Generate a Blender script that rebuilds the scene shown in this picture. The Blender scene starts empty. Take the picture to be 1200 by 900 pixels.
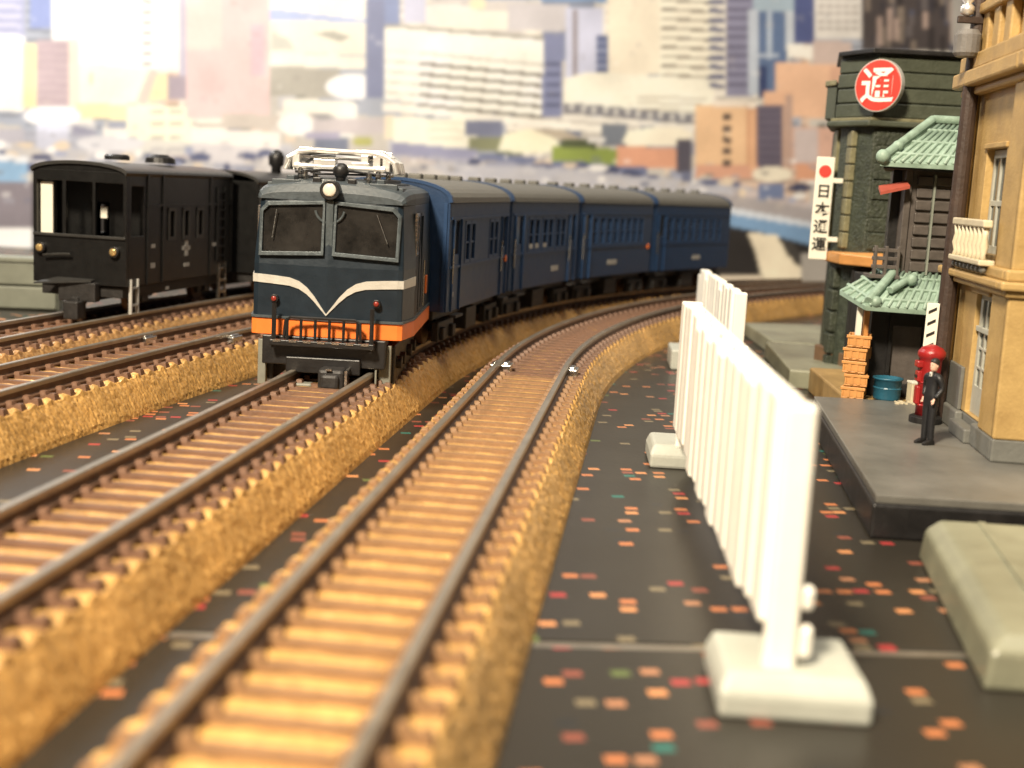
import bpy, bmesh, math, random
import numpy as np
from mathutils import Vector, Matrix

# ------------------------------------------------------------------ camera, world, lamps (1 unit = 1 mm)
scene = bpy.context.scene
col = scene.collection
scene.unit_settings.scale_length = 0.001
scene.render.resolution_x, scene.render.resolution_y = 1024, 768
PITCH, ROLL, CAMZ = math.radians(8.96), math.radians(3.1), 29.7
cam_d = bpy.data.cameras.new('camera')
cam = bpy.data.objects.new('camera', cam_d)
col.objects.link(cam)
cam_d.sensor_width = 36
cam_d.lens = 45.0
cam_d.clip_start, cam_d.clip_end = 1.0, 4000
fw = Vector((0, math.cos(PITCH), -math.sin(PITCH)))
up0 = Vector((0, math.sin(PITCH), math.cos(PITCH)))
ri0 = Vector((1, 0, 0))
ri = math.cos(ROLL) * ri0 + math.sin(ROLL) * up0
up = -math.sin(ROLL) * ri0 + math.cos(ROLL) * up0
CAM = Vector((0, 0, CAMZ))
m = Matrix((ri, up, -fw)).transposed().to_4x4()
m.translation = CAM
cam.matrix_world = m
cam_d.dof.use_dof = True
cam_d.dof.focus_distance = 158
cam_d.dof.aperture_fstop = 0.039
scene.camera = cam

world = bpy.data.worlds.new('World')
scene.world = world
world.use_nodes = True
bg = world.node_tree.nodes['Background']
bg.inputs[0].default_value = (1.0, 0.90, 0.76, 1)
bg.inputs[1].default_value = 0.075

def lamp(name, loc, aim, size, power, colour):
    d = bpy.data.lights.new(name, 'AREA')
    d.shape = 'DISK'
    d.size = size
    d.energy = power
    d.color = colour
    o = bpy.data.objects.new(name, d)
    col.objects.link(o)
    o.location = loc
    o.rotation_euler = (Vector(aim) - Vector(loc)).to_track_quat('-Z', 'Y').to_euler()
    return o
WARM = (1.0, 0.86, 0.66)
lamp('ceiling_lamp', (-100, -95, 250), (15, 90, 0), 55, 3.0e6, WARM)
lamp('poster_fill', (-215, 300, 235), (-120, 415, 95), 60, 1.0e6, (1.0, 0.97, 0.93))  # added light brightening the upper left of the poster
lamp('overhead_fill', (75, 110, 440), (10, 130, 0), 120, 1.0e6, (1.0, .92, .8))  # added soft overhead fill, not an actual fixture
scene.view_settings.view_transform = 'Standard'
scene.view_settings.look = 'None'
scene.view_settings.gamma = 1
scene.view_settings.exposure = 0.0
scene.cycles.use_denoising = True

# ------------------------------------------------------------------ helpers
rnd = random.Random(7)
def S(r, g, b):      # sRGB 0-255 -> linear
    f = lambda c: (c / 255 / 12.92) if c <= 10 else ((c / 255 + .055) / 1.055) ** 2.4
    return (f(r), f(g), f(b))
MATS = {}
def mat(name, c, rough=.5, metal=0, spec=.5, var=.18, scale=.6, bump=.15, bscale=3, dirt=None, coat=0, trans=0, alpha=1):
    if name in MATS: return MATS[name]
    m = bpy.data.materials.new(name); m.use_nodes = True
    nt = m.node_tree; N = nt.nodes; L = nt.links
    b = N['Principled BSDF']
    b.inputs['Roughness'].default_value = rough
    b.inputs['Metallic'].default_value = metal
    b.inputs['Specular IOR Level'].default_value = spec
    b.inputs['Coat Weight'].default_value = coat
    b.inputs['Transmission Weight'].default_value = trans
    tc = N.new('ShaderNodeTexCoord')
    n1 = N.new('ShaderNodeTexNoise'); n1.inputs['Scale'].default_value = scale; n1.inputs['Detail'].default_value = 6
    n1.inputs['Roughness'].default_value = .65
    L.new(tc.outputs['Object'], n1.inputs['Vector'])
    mx = N.new('ShaderNodeMix'); mx.data_type = 'RGBA'
    dk = dirt or tuple(x * (1 - var) for x in c)
    lt = tuple(min(1, x * (1 + var)) for x in c)
    mx.inputs['A'].default_value = (*dk, 1); mx.inputs['B'].default_value = (*lt, 1)
    mr = N.new('ShaderNodeMapRange'); mr.inputs['From Min'].default_value = .3; mr.inputs['From Max'].default_value = .7
    L.new(n1.outputs['Fac'], mr.inputs['Value']); L.new(mr.outputs[0], mx.inputs['Factor'])
    L.new(mx.outputs['Result'], b.inputs['Base Color'])
    if bump:
        n2 = N.new('ShaderNodeTexNoise'); n2.inputs['Scale'].default_value = bscale; n2.inputs['Detail'].default_value = 4
        L.new(tc.outputs['Object'], n2.inputs['Vector'])
        bp = N.new('ShaderNodeBump'); bp.inputs['Strength'].default_value = bump; bp.inputs['Distance'].default_value = .3
        L.new(n2.outputs['Fac'], bp.inputs['Height']); L.new(bp.outputs['Normal'], b.inputs['Normal'])
        mr2 = N.new('ShaderNodeMapRange'); mr2.inputs['To Min'].default_value = max(0, rough - .1); mr2.inputs['To Max'].default_value = min(1, rough + .1)
        L.new(n1.outputs['Fac'], mr2.inputs['Value']); L.new(mr2.outputs[0], b.inputs['Roughness'])
    MATS[name] = m
    return m

class MB:
    def __init__(s): s.v = []; s.f = []
    def add(s, vs, fs):
        k = len(s.v); s.v += [tuple(v) for v in vs]; s.f += [tuple(i + k for i in f) for f in fs]; return s
    def box(s, x0, x1, y0, y1, z0, z1):
        x0, x1 = sorted((x0, x1)); y0, y1 = sorted((y0, y1)); z0, z1 = sorted((z0, z1))
        return s.add([(x, y, z) for z in (z0, z1) for x, y in ((x0, y0), (x1, y0), (x1, y1), (x0, y1))],
              [(3, 2, 1, 0), (4, 5, 6, 7), (0, 1, 5, 4), (1, 2, 6, 5), (2, 3, 7, 6), (3, 0, 4, 7)])
    def prism(s, poly, z0, z1, taper=None):       # poly CCW in xy
        n = len(poly); top = taper or poly
        return s.add([(x, y, z0) for x, y in poly] + [(x, y, z1) for x, y in top],
              [tuple(range(n - 1, -1, -1)), tuple(range(n, 2 * n))] + [(i, (i + 1) % n, n + (i + 1) % n, n + i) for i in range(n)])
    def loft(s, rings, cap=True, closed=True):
        n = len(rings[0]); vs = [p for r in rings for p in r]; fs = []
        for k in range(len(rings) - 1):
            for i in range(n if closed else n - 1):
                j = (i + 1) % n; fs.append((k * n + i, k * n + j, (k + 1) * n + j, (k + 1) * n + i))
        if cap and closed: fs += [tuple(range(n - 1, -1, -1)), tuple(range((len(rings) - 1) * n, len(rings) * n))]
        return s.add(vs, fs)
    def cyl(s, p0, p1, r0, r1=None, n=12):
        p0, p1 = Vector(p0), Vector(p1); r1 = r0 if r1 is None else r1
        d = (p1 - p0).normalized(); a = d.orthogonal().normalized(); b = d.cross(a)
        return s.loft([[p + (a * math.cos(t) + b * math.sin(t)) * r for t in [2 * math.pi * i / n for i in range(n)]] for p, r in ((p0, r0), (p1, r1))])
    def tube(s, pts, r, n=6):
        pts = [Vector(p) for p in pts]; rings = []
        ref = Vector((.13, .31, .94))
        for i, p in enumerate(pts):
            d = (pts[min(i + 1, len(pts) - 1)] - pts[max(i - 1, 0)]).normalized()
            a = d.cross(ref).normalized(); b = d.cross(a)
            rings.append([p + (a * math.cos(t) + b * math.sin(t)) * r for t in [2 * math.pi * k / n for k in range(n)]])
        return s.loft(rings)
    def lathe(s, prof, c=(0, 0, 0), n=20):         # prof (r,z)
        return s.loft([[(c[0] + r * math.cos(t), c[1] + r * math.sin(t), c[2] + z) for t in [2 * math.pi * k / n for k in range(n)]] for r, z in prof])
    def ball(s, c, r, n=14, sx=1, sy=1, sz=1):
        rings = []
        for i in range(1, 9):
            a = math.pi * i / 9 - math.pi / 2
            rings.append([(c[0] + sx * r * math.cos(a) * math.cos(t), c[1] + sy * r * math.cos(a) * math.sin(t), c[2] + sz * r * math.sin(a)) for t in [2 * math.pi * k / n for k in range(n)]])
        return s.loft(rings)
    def mapv(s, fn): s.v = [tuple(fn(Vector(v))) for v in s.v]; return s
    def build(s, name, material, parent=None, smooth=False, bevel=0, kind=None, label=None, loc=None):
        me = bpy.data.meshes.new(name); me.from_pydata(s.v, [], s.f); me.update()
        bm = bmesh.new(); bm.from_mesh(me); bmesh.ops.recalc_face_normals(bm, faces=bm.faces); bm.to_mesh(me); bm.free()
        if smooth: me.polygons.foreach_set('use_smooth', [True] * len(me.polygons))
        me.materials.append(material)
        o = bpy.data.objects.new(name, me); col.objects.link(o)
        if parent is not None: o.parent = parent
        if loc: o.location = loc
        if bevel:
            b = o.modifiers.new('bevel', 'BEVEL'); b.width = bevel; b.segments = 2; b.limit_method = 'ANGLE'
            o.modifiers.new('wn', 'WEIGHTED_NORMAL') if False else None
        if kind: o['kind'] = kind
        if label: o['label'] = label
        return o
def tag(o, label, cat, group=None):
    o['label'] = label; o['category'] = cat
    if group: o['group'] = group
    return o
def empty(name, loc, rot=0, label=None, cat=None, group=None):
    o = bpy.data.objects.new(name, None); col.objects.link(o); o.location = loc; o.rotation_euler = (0, 0, rot)
    o.empty_display_size = 2
    if label: tag(o, label, cat, group)
    return o
def inst(src, parent, loc, rot=0, name=None):
    c = src.copy(); col.objects.link(c); c.parent = parent; c.location = loc; c.rotation_euler = (0, 0, rot); return c
def copy_thing(root, loc, rz, label):
    r = root.copy(); col.objects.link(r); r.location = loc; r.rotation_euler = (0, 0, rz); r['label'] = label
    for ch in list(root.children):
        c = ch.copy(); col.objects.link(c); c.parent = r
        for g in list(ch.children):
            d = g.copy(); col.objects.link(d); d.parent = c
    return r
def holed(x0, x1, z0, z1, holes, y0, y1, mb=None, swap=False):
    """wall slab in the xz plane (thickness y0..y1) with rectangular openings; swap=True lays it in yz"""
    mb = mb or MB()
    xs = sorted({x0, x1, *[h[0] for h in holes], *[h[1] for h in holes]}); zs = sorted({z0, z1, *[h[2] for h in holes], *[h[3] for h in holes]})
    idx = {}
    def V(i, j, k):
        if (i, j, k) not in idx:
            p = (xs[i], (y0, y1)[k], zs[j]); p = (p[1], p[0], p[2]) if swap else p
            idx[(i, j, k)] = len(mb.v); mb.v.append(p)
        return idx[(i, j, k)]
    solid = lambda i, j: 0 <= i < len(xs) - 1 and 0 <= j < len(zs) - 1 and not any(h[0] <= (xs[i] + xs[i + 1]) / 2 <= h[1] and h[2] <= (zs[j] + zs[j + 1]) / 2 <= h[3] for h in holes)
    for i in range(len(xs) - 1):
        for j in range(len(zs) - 1):
            if not solid(i, j): continue
            for k in (0, 1): mb.f.append((V(i, j, k), V(i + 1, j, k), V(i + 1, j + 1, k), V(i, j + 1, k)))
            for di, dj, a, b in ((-1, 0, (i, j), (i, j + 1)), (1, 0, (i + 1, j), (i + 1, j + 1)), (0, -1, (i, j), (i + 1, j)), (0, 1, (i, j + 1), (i + 1, j + 1))):
                if not solid(i + di, j + dj): mb.f.append((V(*a, 0), V(*b, 0), V(*b, 1), V(*a, 1)))
    return mb
def text_mesh(name, body, size, material, parent, matrix, label=None, extrude=.05):
    cu = bpy.data.curves.new(name, 'FONT'); cu.body = body; cu.size = size; cu.align_x = 'CENTER'; cu.align_y = 'CENTER'; cu.extrude = extrude
    cu.offset = size * .018
    t = bpy.data.objects.new('tmp', cu); col.objects.link(t)
    bpy.context.view_layer.update()
    me = bpy.data.meshes.new_from_object(t.evaluated_get(bpy.context.evaluated_depsgraph_get()))
    bpy.data.objects.remove(t)
    xs = [v.co.x for v in me.vertices]; ys = [v.co.y for v in me.vertices]
    if xs:
        off = Vector(((min(xs) + max(xs)) / 2, (min(ys) + max(ys)) / 2, 0))
        for v in me.vertices: v.co -= off
    me.transform(matrix); me.materials.clear(); me.materials.append(material)
    o = bpy.data.objects.new(name, me); col.objects.link(o); o.parent = parent
    if label: o['label'] = label
    return o

class Path:
    def __init__(s, x, y, h, segs): s.p = (x, y, math.radians(h)); s.g = segs
    def at(s, d, o=0):
        x, y, h = s.p
        for L, R in s.g:
            l = min(d, L)
            if R: h2 = h + l / R; x += R * (math.cos(h) - math.cos(h2)); y += R * (math.sin(h2) - math.sin(h)); h = h2
            else: x += l * math.sin(h); y += l * math.cos(h)
            d -= l
            if d <= 1e-9: break
        return x + o * math.cos(h), y - o * math.sin(h), h
def back(x, y, h, d): return x - d * math.sin(math.radians(h)), y - d * math.cos(math.radians(h))
ax, ay = back(2.5, 168.5, 6.1, 160)
PA = Path(ax, ay, 6.1, [(160, 0), (400, 330)])
bx, by = back(-28.9, 91, 6.6, 80)
PB = Path(bx, by, 6.6, [(165, 0), (400, 320)])
cx_, cy_ = back(-56.4, 128.5, 8.6, 100)
PC = Path(cx_, cy_, 8.6, [(100, 0), (400, 800)])
dx_, dy_ = back(-71.7, 166, 9.0, 135)
PD = Path(dx_, dy_, 9.0, [(135, 0), (400, 780)])

# ------------------------------------------------------------------ materials
def table_mat():
    m = bpy.data.materials.new('table_laminate'); m.use_nodes = True
    nt = m.node_tree; N = nt.nodes; L = nt.links; b = N['Principled BSDF']
    geo = N.new('ShaderNodeTexCoord')
    mp = N.new('ShaderNodeMapping'); mp.inputs['Rotation'].default_value = (0, 0, math.radians(-3.5)); L.new(geo.outputs['Object'], mp.inputs['Vector'])
    CELL = 1.5
    sc = N.new('ShaderNodeVectorMath'); sc.operation = 'MULTIPLY'; sc.inputs[1].default_value = (1 / 1.6, 1 / 1.5, 1); L.new(mp.outputs[0], sc.inputs[0])
    sx = N.new('ShaderNodeSeparateXYZ'); L.new(sc.outputs[0], sx.inputs[0])
    fl = [N.new('ShaderNodeMath') for _ in range(2)]; fr = [N.new('ShaderNodeMath') for _ in range(2)]
    for i in range(2):
        fl[i].operation = 'FLOOR'; fr[i].operation = 'FRACT'
        L.new(sx.outputs[i], fl[i].inputs[0]); L.new(sx.outputs[i], fr[i].inputs[0])
    cb = N.new('ShaderNodeCombineXYZ'); L.new(fl[0].outputs[0], cb.inputs[0]); L.new(fl[1].outputs[0], cb.inputs[1])
    w1 = N.new('ShaderNodeTexWhiteNoise'); w1.noise_dimensions = '2D'; L.new(cb.outputs[0], w1.inputs['Vector'])
    of = N.new('ShaderNodeVectorMath'); of.operation = 'ADD'; of.inputs[1].default_value = (71, 33, 0); L.new(cb.outputs[0], of.inputs[0])
    w2 = N.new('ShaderNodeTexWhiteNoise'); w2.noise_dimensions = '2D'; L.new(of.outputs[0], w2.inputs['Vector'])
    # clusters: low frequency noise on the cell index
    n1 = N.new('ShaderNodeTexNoise'); n1.inputs['Scale'].default_value = .13; n1.inputs['Detail'].default_value = 1.0; L.new(cb.outputs[0], n1.inputs['Vector'])
    th = N.new('ShaderNodeMapRange'); th.inputs['From Min'].default_value = .30; th.inputs['From Max'].default_value = .62
    th.inputs['To Min'].default_value = 1.0; th.inputs['To Max'].default_value = .72; L.new(n1.outputs['Fac'], th.inputs['Value'])
    gt = N.new('ShaderNodeMath'); gt.operation = 'GREATER_THAN'; L.new(w1.outputs['Value'], gt.inputs[0]); L.new(th.outputs[0], gt.inputs[1])
    # rectangle inside the cell
    msk = []
    for i, (lo, hi) in enumerate(((.26, 1.0), (.30, .92))):
        sep = N.new('ShaderNodeSeparateColor'); L.new(w2.outputs['Color'], sep.inputs[0])
        sh = N.new('ShaderNodeMath'); sh.operation = 'MULTIPLY_ADD'; sh.inputs[1].default_value = .26; L.new(sep.outputs[i], sh.inputs[0]); L.new(fr[i].outputs[0], sh.inputs[2])
        a = N.new('ShaderNodeMath'); a.operation = 'GREATER_THAN'; a.inputs[1].default_value = lo; L.new(sh.outputs[0], a.inputs[0])
        c = N.new('ShaderNodeMath'); c.operation = 'LESS_THAN'; c.inputs[1].default_value = hi; L.new(sh.outputs[0], c.inputs[0])
        q = N.new('ShaderNodeMath'); q.operation = 'MULTIPLY'; L.new(a.outputs[0], q.inputs[0]); L.new(c.outputs[0], q.inputs[1]); msk.append(q)
    q = N.new('ShaderNodeMath'); q.operation = 'MULTIPLY'; L.new(msk[0].outputs[0], q.inputs[0]); L.new(msk[1].outputs[0], q.inputs[1])
    q2 = N.new('ShaderNodeMath'); q2.operation = 'MULTIPLY'; L.new(q.outputs[0], q2.inputs[0]); L.new(gt.outputs[0], q2.inputs[1])
    cr = N.new('ShaderNodeValToRGB'); cr.color_ramp.interpolation = 'CONSTANT'
    cols = [(0, (.42, .15, .06)), (.17, (.34, .16, .085)), (.30, (.30, .035, .035)), (.48, (.20, .06, .04)), (.62, (.16, .13, .08)), (.72, (.02, .02, .02)), (.80, (.02, .12, .10)), (.85, (.50, .22, .09)), (.97, (.09, .12, .04))]
    el = cr.color_ramp.elements; el[0].position = 0; el[0].color = (*cols[0][1], 1); el[1].position = cols[1][0]; el[1].color = (*cols[1][1], 1)
    for p, c in cols[2:]: e = el.new(p); e.color = (*c, 1)
    L.new(w2.outputs['Value'], cr.inputs['Fac'])
    nb = N.new('ShaderNodeTexNoise'); nb.inputs['Scale'].default_value = .05; nb.inputs['Detail'].default_value = 8; L.new(geo.outputs['Object'], nb.inputs['Vector'])
    base = N.new('ShaderNodeMix'); base.data_type = 'RGBA'; base.inputs['A'].default_value = (.018, .0155, .012, 1); base.inputs['B'].default_value = (.030, .026, .020, 1)
    L.new(nb.outputs['Fac'], base.inputs['Factor'])
    mx = N.new('ShaderNodeMix'); mx.data_type = 'RGBA'; L.new(q2.outputs[0], mx.inputs['Factor']); L.new(base.outputs['Result'], mx.inputs['A']); L.new(cr.outputs['Color'], mx.inputs['B'])
    L.new(mx.outputs['Result'], b.inputs['Base Color'])
    b.inputs['Specular IOR Level'].default_value = .35
    r = N.new('ShaderNodeMapRange'); r.inputs['To Min'].default_value = .22; r.inputs['To Max'].default_value = .46; L.new(nb.outputs['Fac'], r.inputs['Value']); L.new(r.outputs[0], b.inputs['Roughness'])
    n3 = N.new('ShaderNodeTexNoise'); n3.inputs['Scale'].default_value = 2.2; n3.inputs['Detail'].default_value = 5; L.new(geo.outputs['Object'], n3.inputs['Vector'])
    bp = N.new('ShaderNodeBump'); bp.inputs['Strength'].default_value = .07; bp.inputs['Distance'].default_value = .3; L.new(n3.outputs['Fac'], bp.inputs['Height']); L.new(bp.outputs['Normal'], b.inputs['Normal'])
    return m
def ballast_mat(name, c1, c2, c3, gs=1.7):
    m = bpy.data.materials.new(name); m.use_nodes = True
    nt = m.node_tree; N = nt.nodes; L = nt.links; b = N['Principled BSDF']
    tc = N.new('ShaderNodeTexCoord')
    vo = N.new('ShaderNodeTexVoronoi'); vo.inputs['Scale'].default_value = gs; L.new(tc.outputs['Object'], vo.inputs['Vector'])
    cr = N.new('ShaderNodeValToRGB'); el = cr.color_ramp.elements
    el[0].color = (*c1, 1); el[1].color = (*c3, 1); e = el.new(.5); e.color = (*c2, 1)
    sp = N.new('ShaderNodeSeparateColor'); L.new(vo.outputs['Color'], sp.inputs[0]); L.new(sp.outputs[0], cr.inputs['Fac'])
    n = N.new('ShaderNodeTexNoise'); n.inputs['Scale'].default_value = .12; n.inputs['Detail'].default_value = 5; L.new(tc.outputs['Object'], n.inputs['Vector'])
    mr = N.new('ShaderNodeMapRange'); mr.inputs['From Min'].default_value = .3; mr.inputs['From Max'].default_value = .7; mr.inputs['To Min'].default_value = .72; mr.inputs['To Max'].default_value = 1.12
    L.new(n.outputs['Fac'], mr.inputs['Value'])
    vm = N.new('ShaderNodeVectorMath'); vm.operation = 'SCALE'; L.new(cr.outputs['Color'], vm.inputs[0]); L.new(mr.outputs[0], vm.inputs['Scale'])
    L.new(vm.outputs[0], b.inputs['Base Color'])
    b.inputs['Roughness'].default_value = .42; b.inputs['Specular IOR Level'].default_value = .45
    bp = N.new('ShaderNodeBump'); bp.invert = True; bp.inputs['Strength'].default_value = .28; bp.inputs['Distance'].default_value = .2
    L.new(vo.outputs['Distance'], bp.inputs['Height']); L.new(bp.outputs['Normal'], b.inputs['Normal'])
    return m
M_table = table_mat()
M_ballast = ballast_mat('sand_ballast', (.45, .25, .075), (.53, .30, .09), (.62, .37, .125), 2.3)
M_ballast2 = ballast_mat('brown_ballast', (.34, .18, .065), (.43, .235, .085), (.54, .32, .13), 2.3)
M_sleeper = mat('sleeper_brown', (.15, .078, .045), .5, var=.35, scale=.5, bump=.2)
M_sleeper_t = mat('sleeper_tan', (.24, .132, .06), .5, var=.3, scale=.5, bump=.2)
M_rail = mat('rail_metal', (.40, .35, .28), .34, .75, var=.2, scale=.3, bump=.08)
M_rail_side = mat('rail_painted', (.11, .06, .035), .5, .1, var=.3, bump=.1)
M_steel = mat('bright_steel', (.62, .6, .56), .25, 1, var=.15)
M_chrome = mat('chrome', (.90, .88, .84), .34, .75, var=.06, bump=.05)
M_strip = mat('aluminium_strip', (.42, .38, .32), .35, .8, var=.25, scale=.2)
M_loco = mat('loco_blue', (.009, .017, .026), .38, var=.2, bump=.06, scale=.5)
M_loco_roof = mat('loco_roof_grey', (.05, .062, .07), .5, var=.3, bump=.15, scale=.8)
M_frame = mat('frame_grey_blue', (.07, .085, .092), .42, .2, var=.3, scale=1.2)
M_glass = mat('dark_glass', (.02, .018, .016), .12, 0, .6, var=.6, bump=.02, scale=.3)  # broad tone variation paints interior reflections into the glass
M_glass2 = mat('window_glass', (.05, .055, .055), .15, 0, .6, var=.3, bump=.02)
M_stripe = mat('silver_white_paint', (.66, .64, .58), .36, .35, var=.08)
M_orange = mat('orange_paint', (.86, .20, .035), .42, var=.06, bump=.04)
M_black = mat('black_plastic', (.012, .011, .011), .42, var=.3, bump=.12)
M_dark = mat('dark_underframe', (.02, .018, .017), .55, var=.4, bump=.2)
M_step = mat('step_grey_green', (.20, .20, .165), .55, var=.15)
M_red = mat('red_lens', (.25, .03, .02), .2, var=.1, bump=0)
M_lens = mat('headlight_lens', (.82, .76, .66), .12, .2, var=.08, bump=0)
M_amber = mat('amber_lens', (.55, .38, .16), .15, .5, var=.2, bump=0)
M_blue = mat('coach_blue', (.012, .036, .092), .42, var=.18, bump=.06)
M_blue_l = mat('coach_blue_trim', (.015, .045, .115), .42, var=.15, bump=.06)
M_croof = mat('coach_roof', (.135, .13, .115), .6, var=.15, bump=.12, bscale=2)
M_wagon = mat('wagon_black', (.007, .0068, .0065), .36, var=.2, bump=.1)
M_wroof = mat('wagon_roof', (.03, .029, .027), .42, var=.2, bump=.1)
M_mark = mat('grey_lettering', (.42, .41, .38), .5, var=.2)
M_fence = mat('fence_white', (.90, .87, .78), .42, var=.03, bump=.05)
M_foot = mat('foot_pale_grey', (.40, .41, .36), .5, var=.08, scale=.3, bump=.12)
M_foot2 = mat('foot_grey_green', (.25, .27, .225), .5, var=.1, scale=.3, bump=.12)
M_base = mat('base_grey', (.135, .13, .115), .4, var=.3, scale=.09, bump=.12, bscale=2)
M_olive = mat('olive_slab', (.22, .22, .155), .4, var=.28, scale=.12, bump=.12)
M_ochre = mat('ochre_base', (.34, .22, .085), .5, var=.2, scale=.4)
M_yellow = mat('station_yellow', (.47, .315, .12), .5, var=.10, scale=.3, bump=.2, dirt=(.36, .23, .085))
M_plinth = mat('plinth_grey', (.15, .15, .135), .5, var=.15, scale=.3)
M_pale = mat('door_pale_grey', (.40, .40, .34), .45, var=.1)
M_cream = mat('cream_trim', (.62, .54, .38), .45, var=.08)
M_green = mat('building_green', (.06, .068, .044), .5, var=.2, scale=.4, bump=.25, bscale=2.5)
M_stone = mat('building_stone', (.042, .05, .032), .5, var=.3, scale=.8, bump=.7, bscale=2.2, dirt=(.022, .027, .018))
M_gold = mat('pilaster_olive', (.19, .175, .095), .5, var=.3, scale=.8, bump=.3)
M_tile = mat('roof_tile_green', (.27, .37, .30), .45, var=.15, scale=.5, bump=.2, dirt=(.17, .24, .18))
M_house = mat('house_black', (.013, .012, .0115), .5, var=.3, bump=.15)
M_lattice = mat('lattice_brown', (.10, .085, .075), .45, var=.25, bump=.12)
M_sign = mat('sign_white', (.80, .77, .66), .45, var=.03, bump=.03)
M_signred = mat('sign_red', (.72, .055, .04), .4, var=.05, bump=.03)
M_ink = mat('ink_black', (.015, .014, .013), .5, var=.1, bump=0)
M_white = mat('letter_white', (.85, .82, .76), .45, var=.03, bump=0)
M_crate = mat('crate_orange', (.58, .27, .08), .5, var=.12, scale=.6, bump=.12)
M_bucket = mat('bucket_blue', (.02, .11, .17), .4, var=.15)
M_post = mat('post_red', (.30, .014, .014), .35, var=.12)
M_pole = mat('pole_brown', (.045, .027, .019), .55, var=.3, bump=.2)
M_skin = mat('skin', (.72, .44, .33), .5, var=.05, bump=.03)
M_suit = mat('suit_black', (.011, .011, .013), .5, var=.2, bump=.08)
M_wall = mat('retaining_wall_grey', (.20, .21, .165), .55, var=.15, scale=.2)
M_redroof = mat('awning_red', (.40, .09, .06), .45, var=.15)

# ------------------------------------------------------------------ setting: table in panels with a metal joint strip
SEAM = math.radians(4.6)
table = bpy.data.objects.new('table', None); col.objects.link(table); table['kind'] = 'structure'
table.location = (0, 80, 0); table.rotation_euler = (0, 0, SEAM)
for (y0, y1) in ((-230, -.55), (.55, 158.2), (159.2, 520)):
    MB().box(-420, 420, y0, y1, -14, 0).build('table_panel', M_table, table, bevel=.15)['kind'] = 'structure'
for yy, w in ((0, .5), (158.7, .45)):
    MB().box(-420, 420, yy - w, yy + w, -13, -.12).build('joint_strip', M_strip, table)['kind'] = 'structure'

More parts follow.
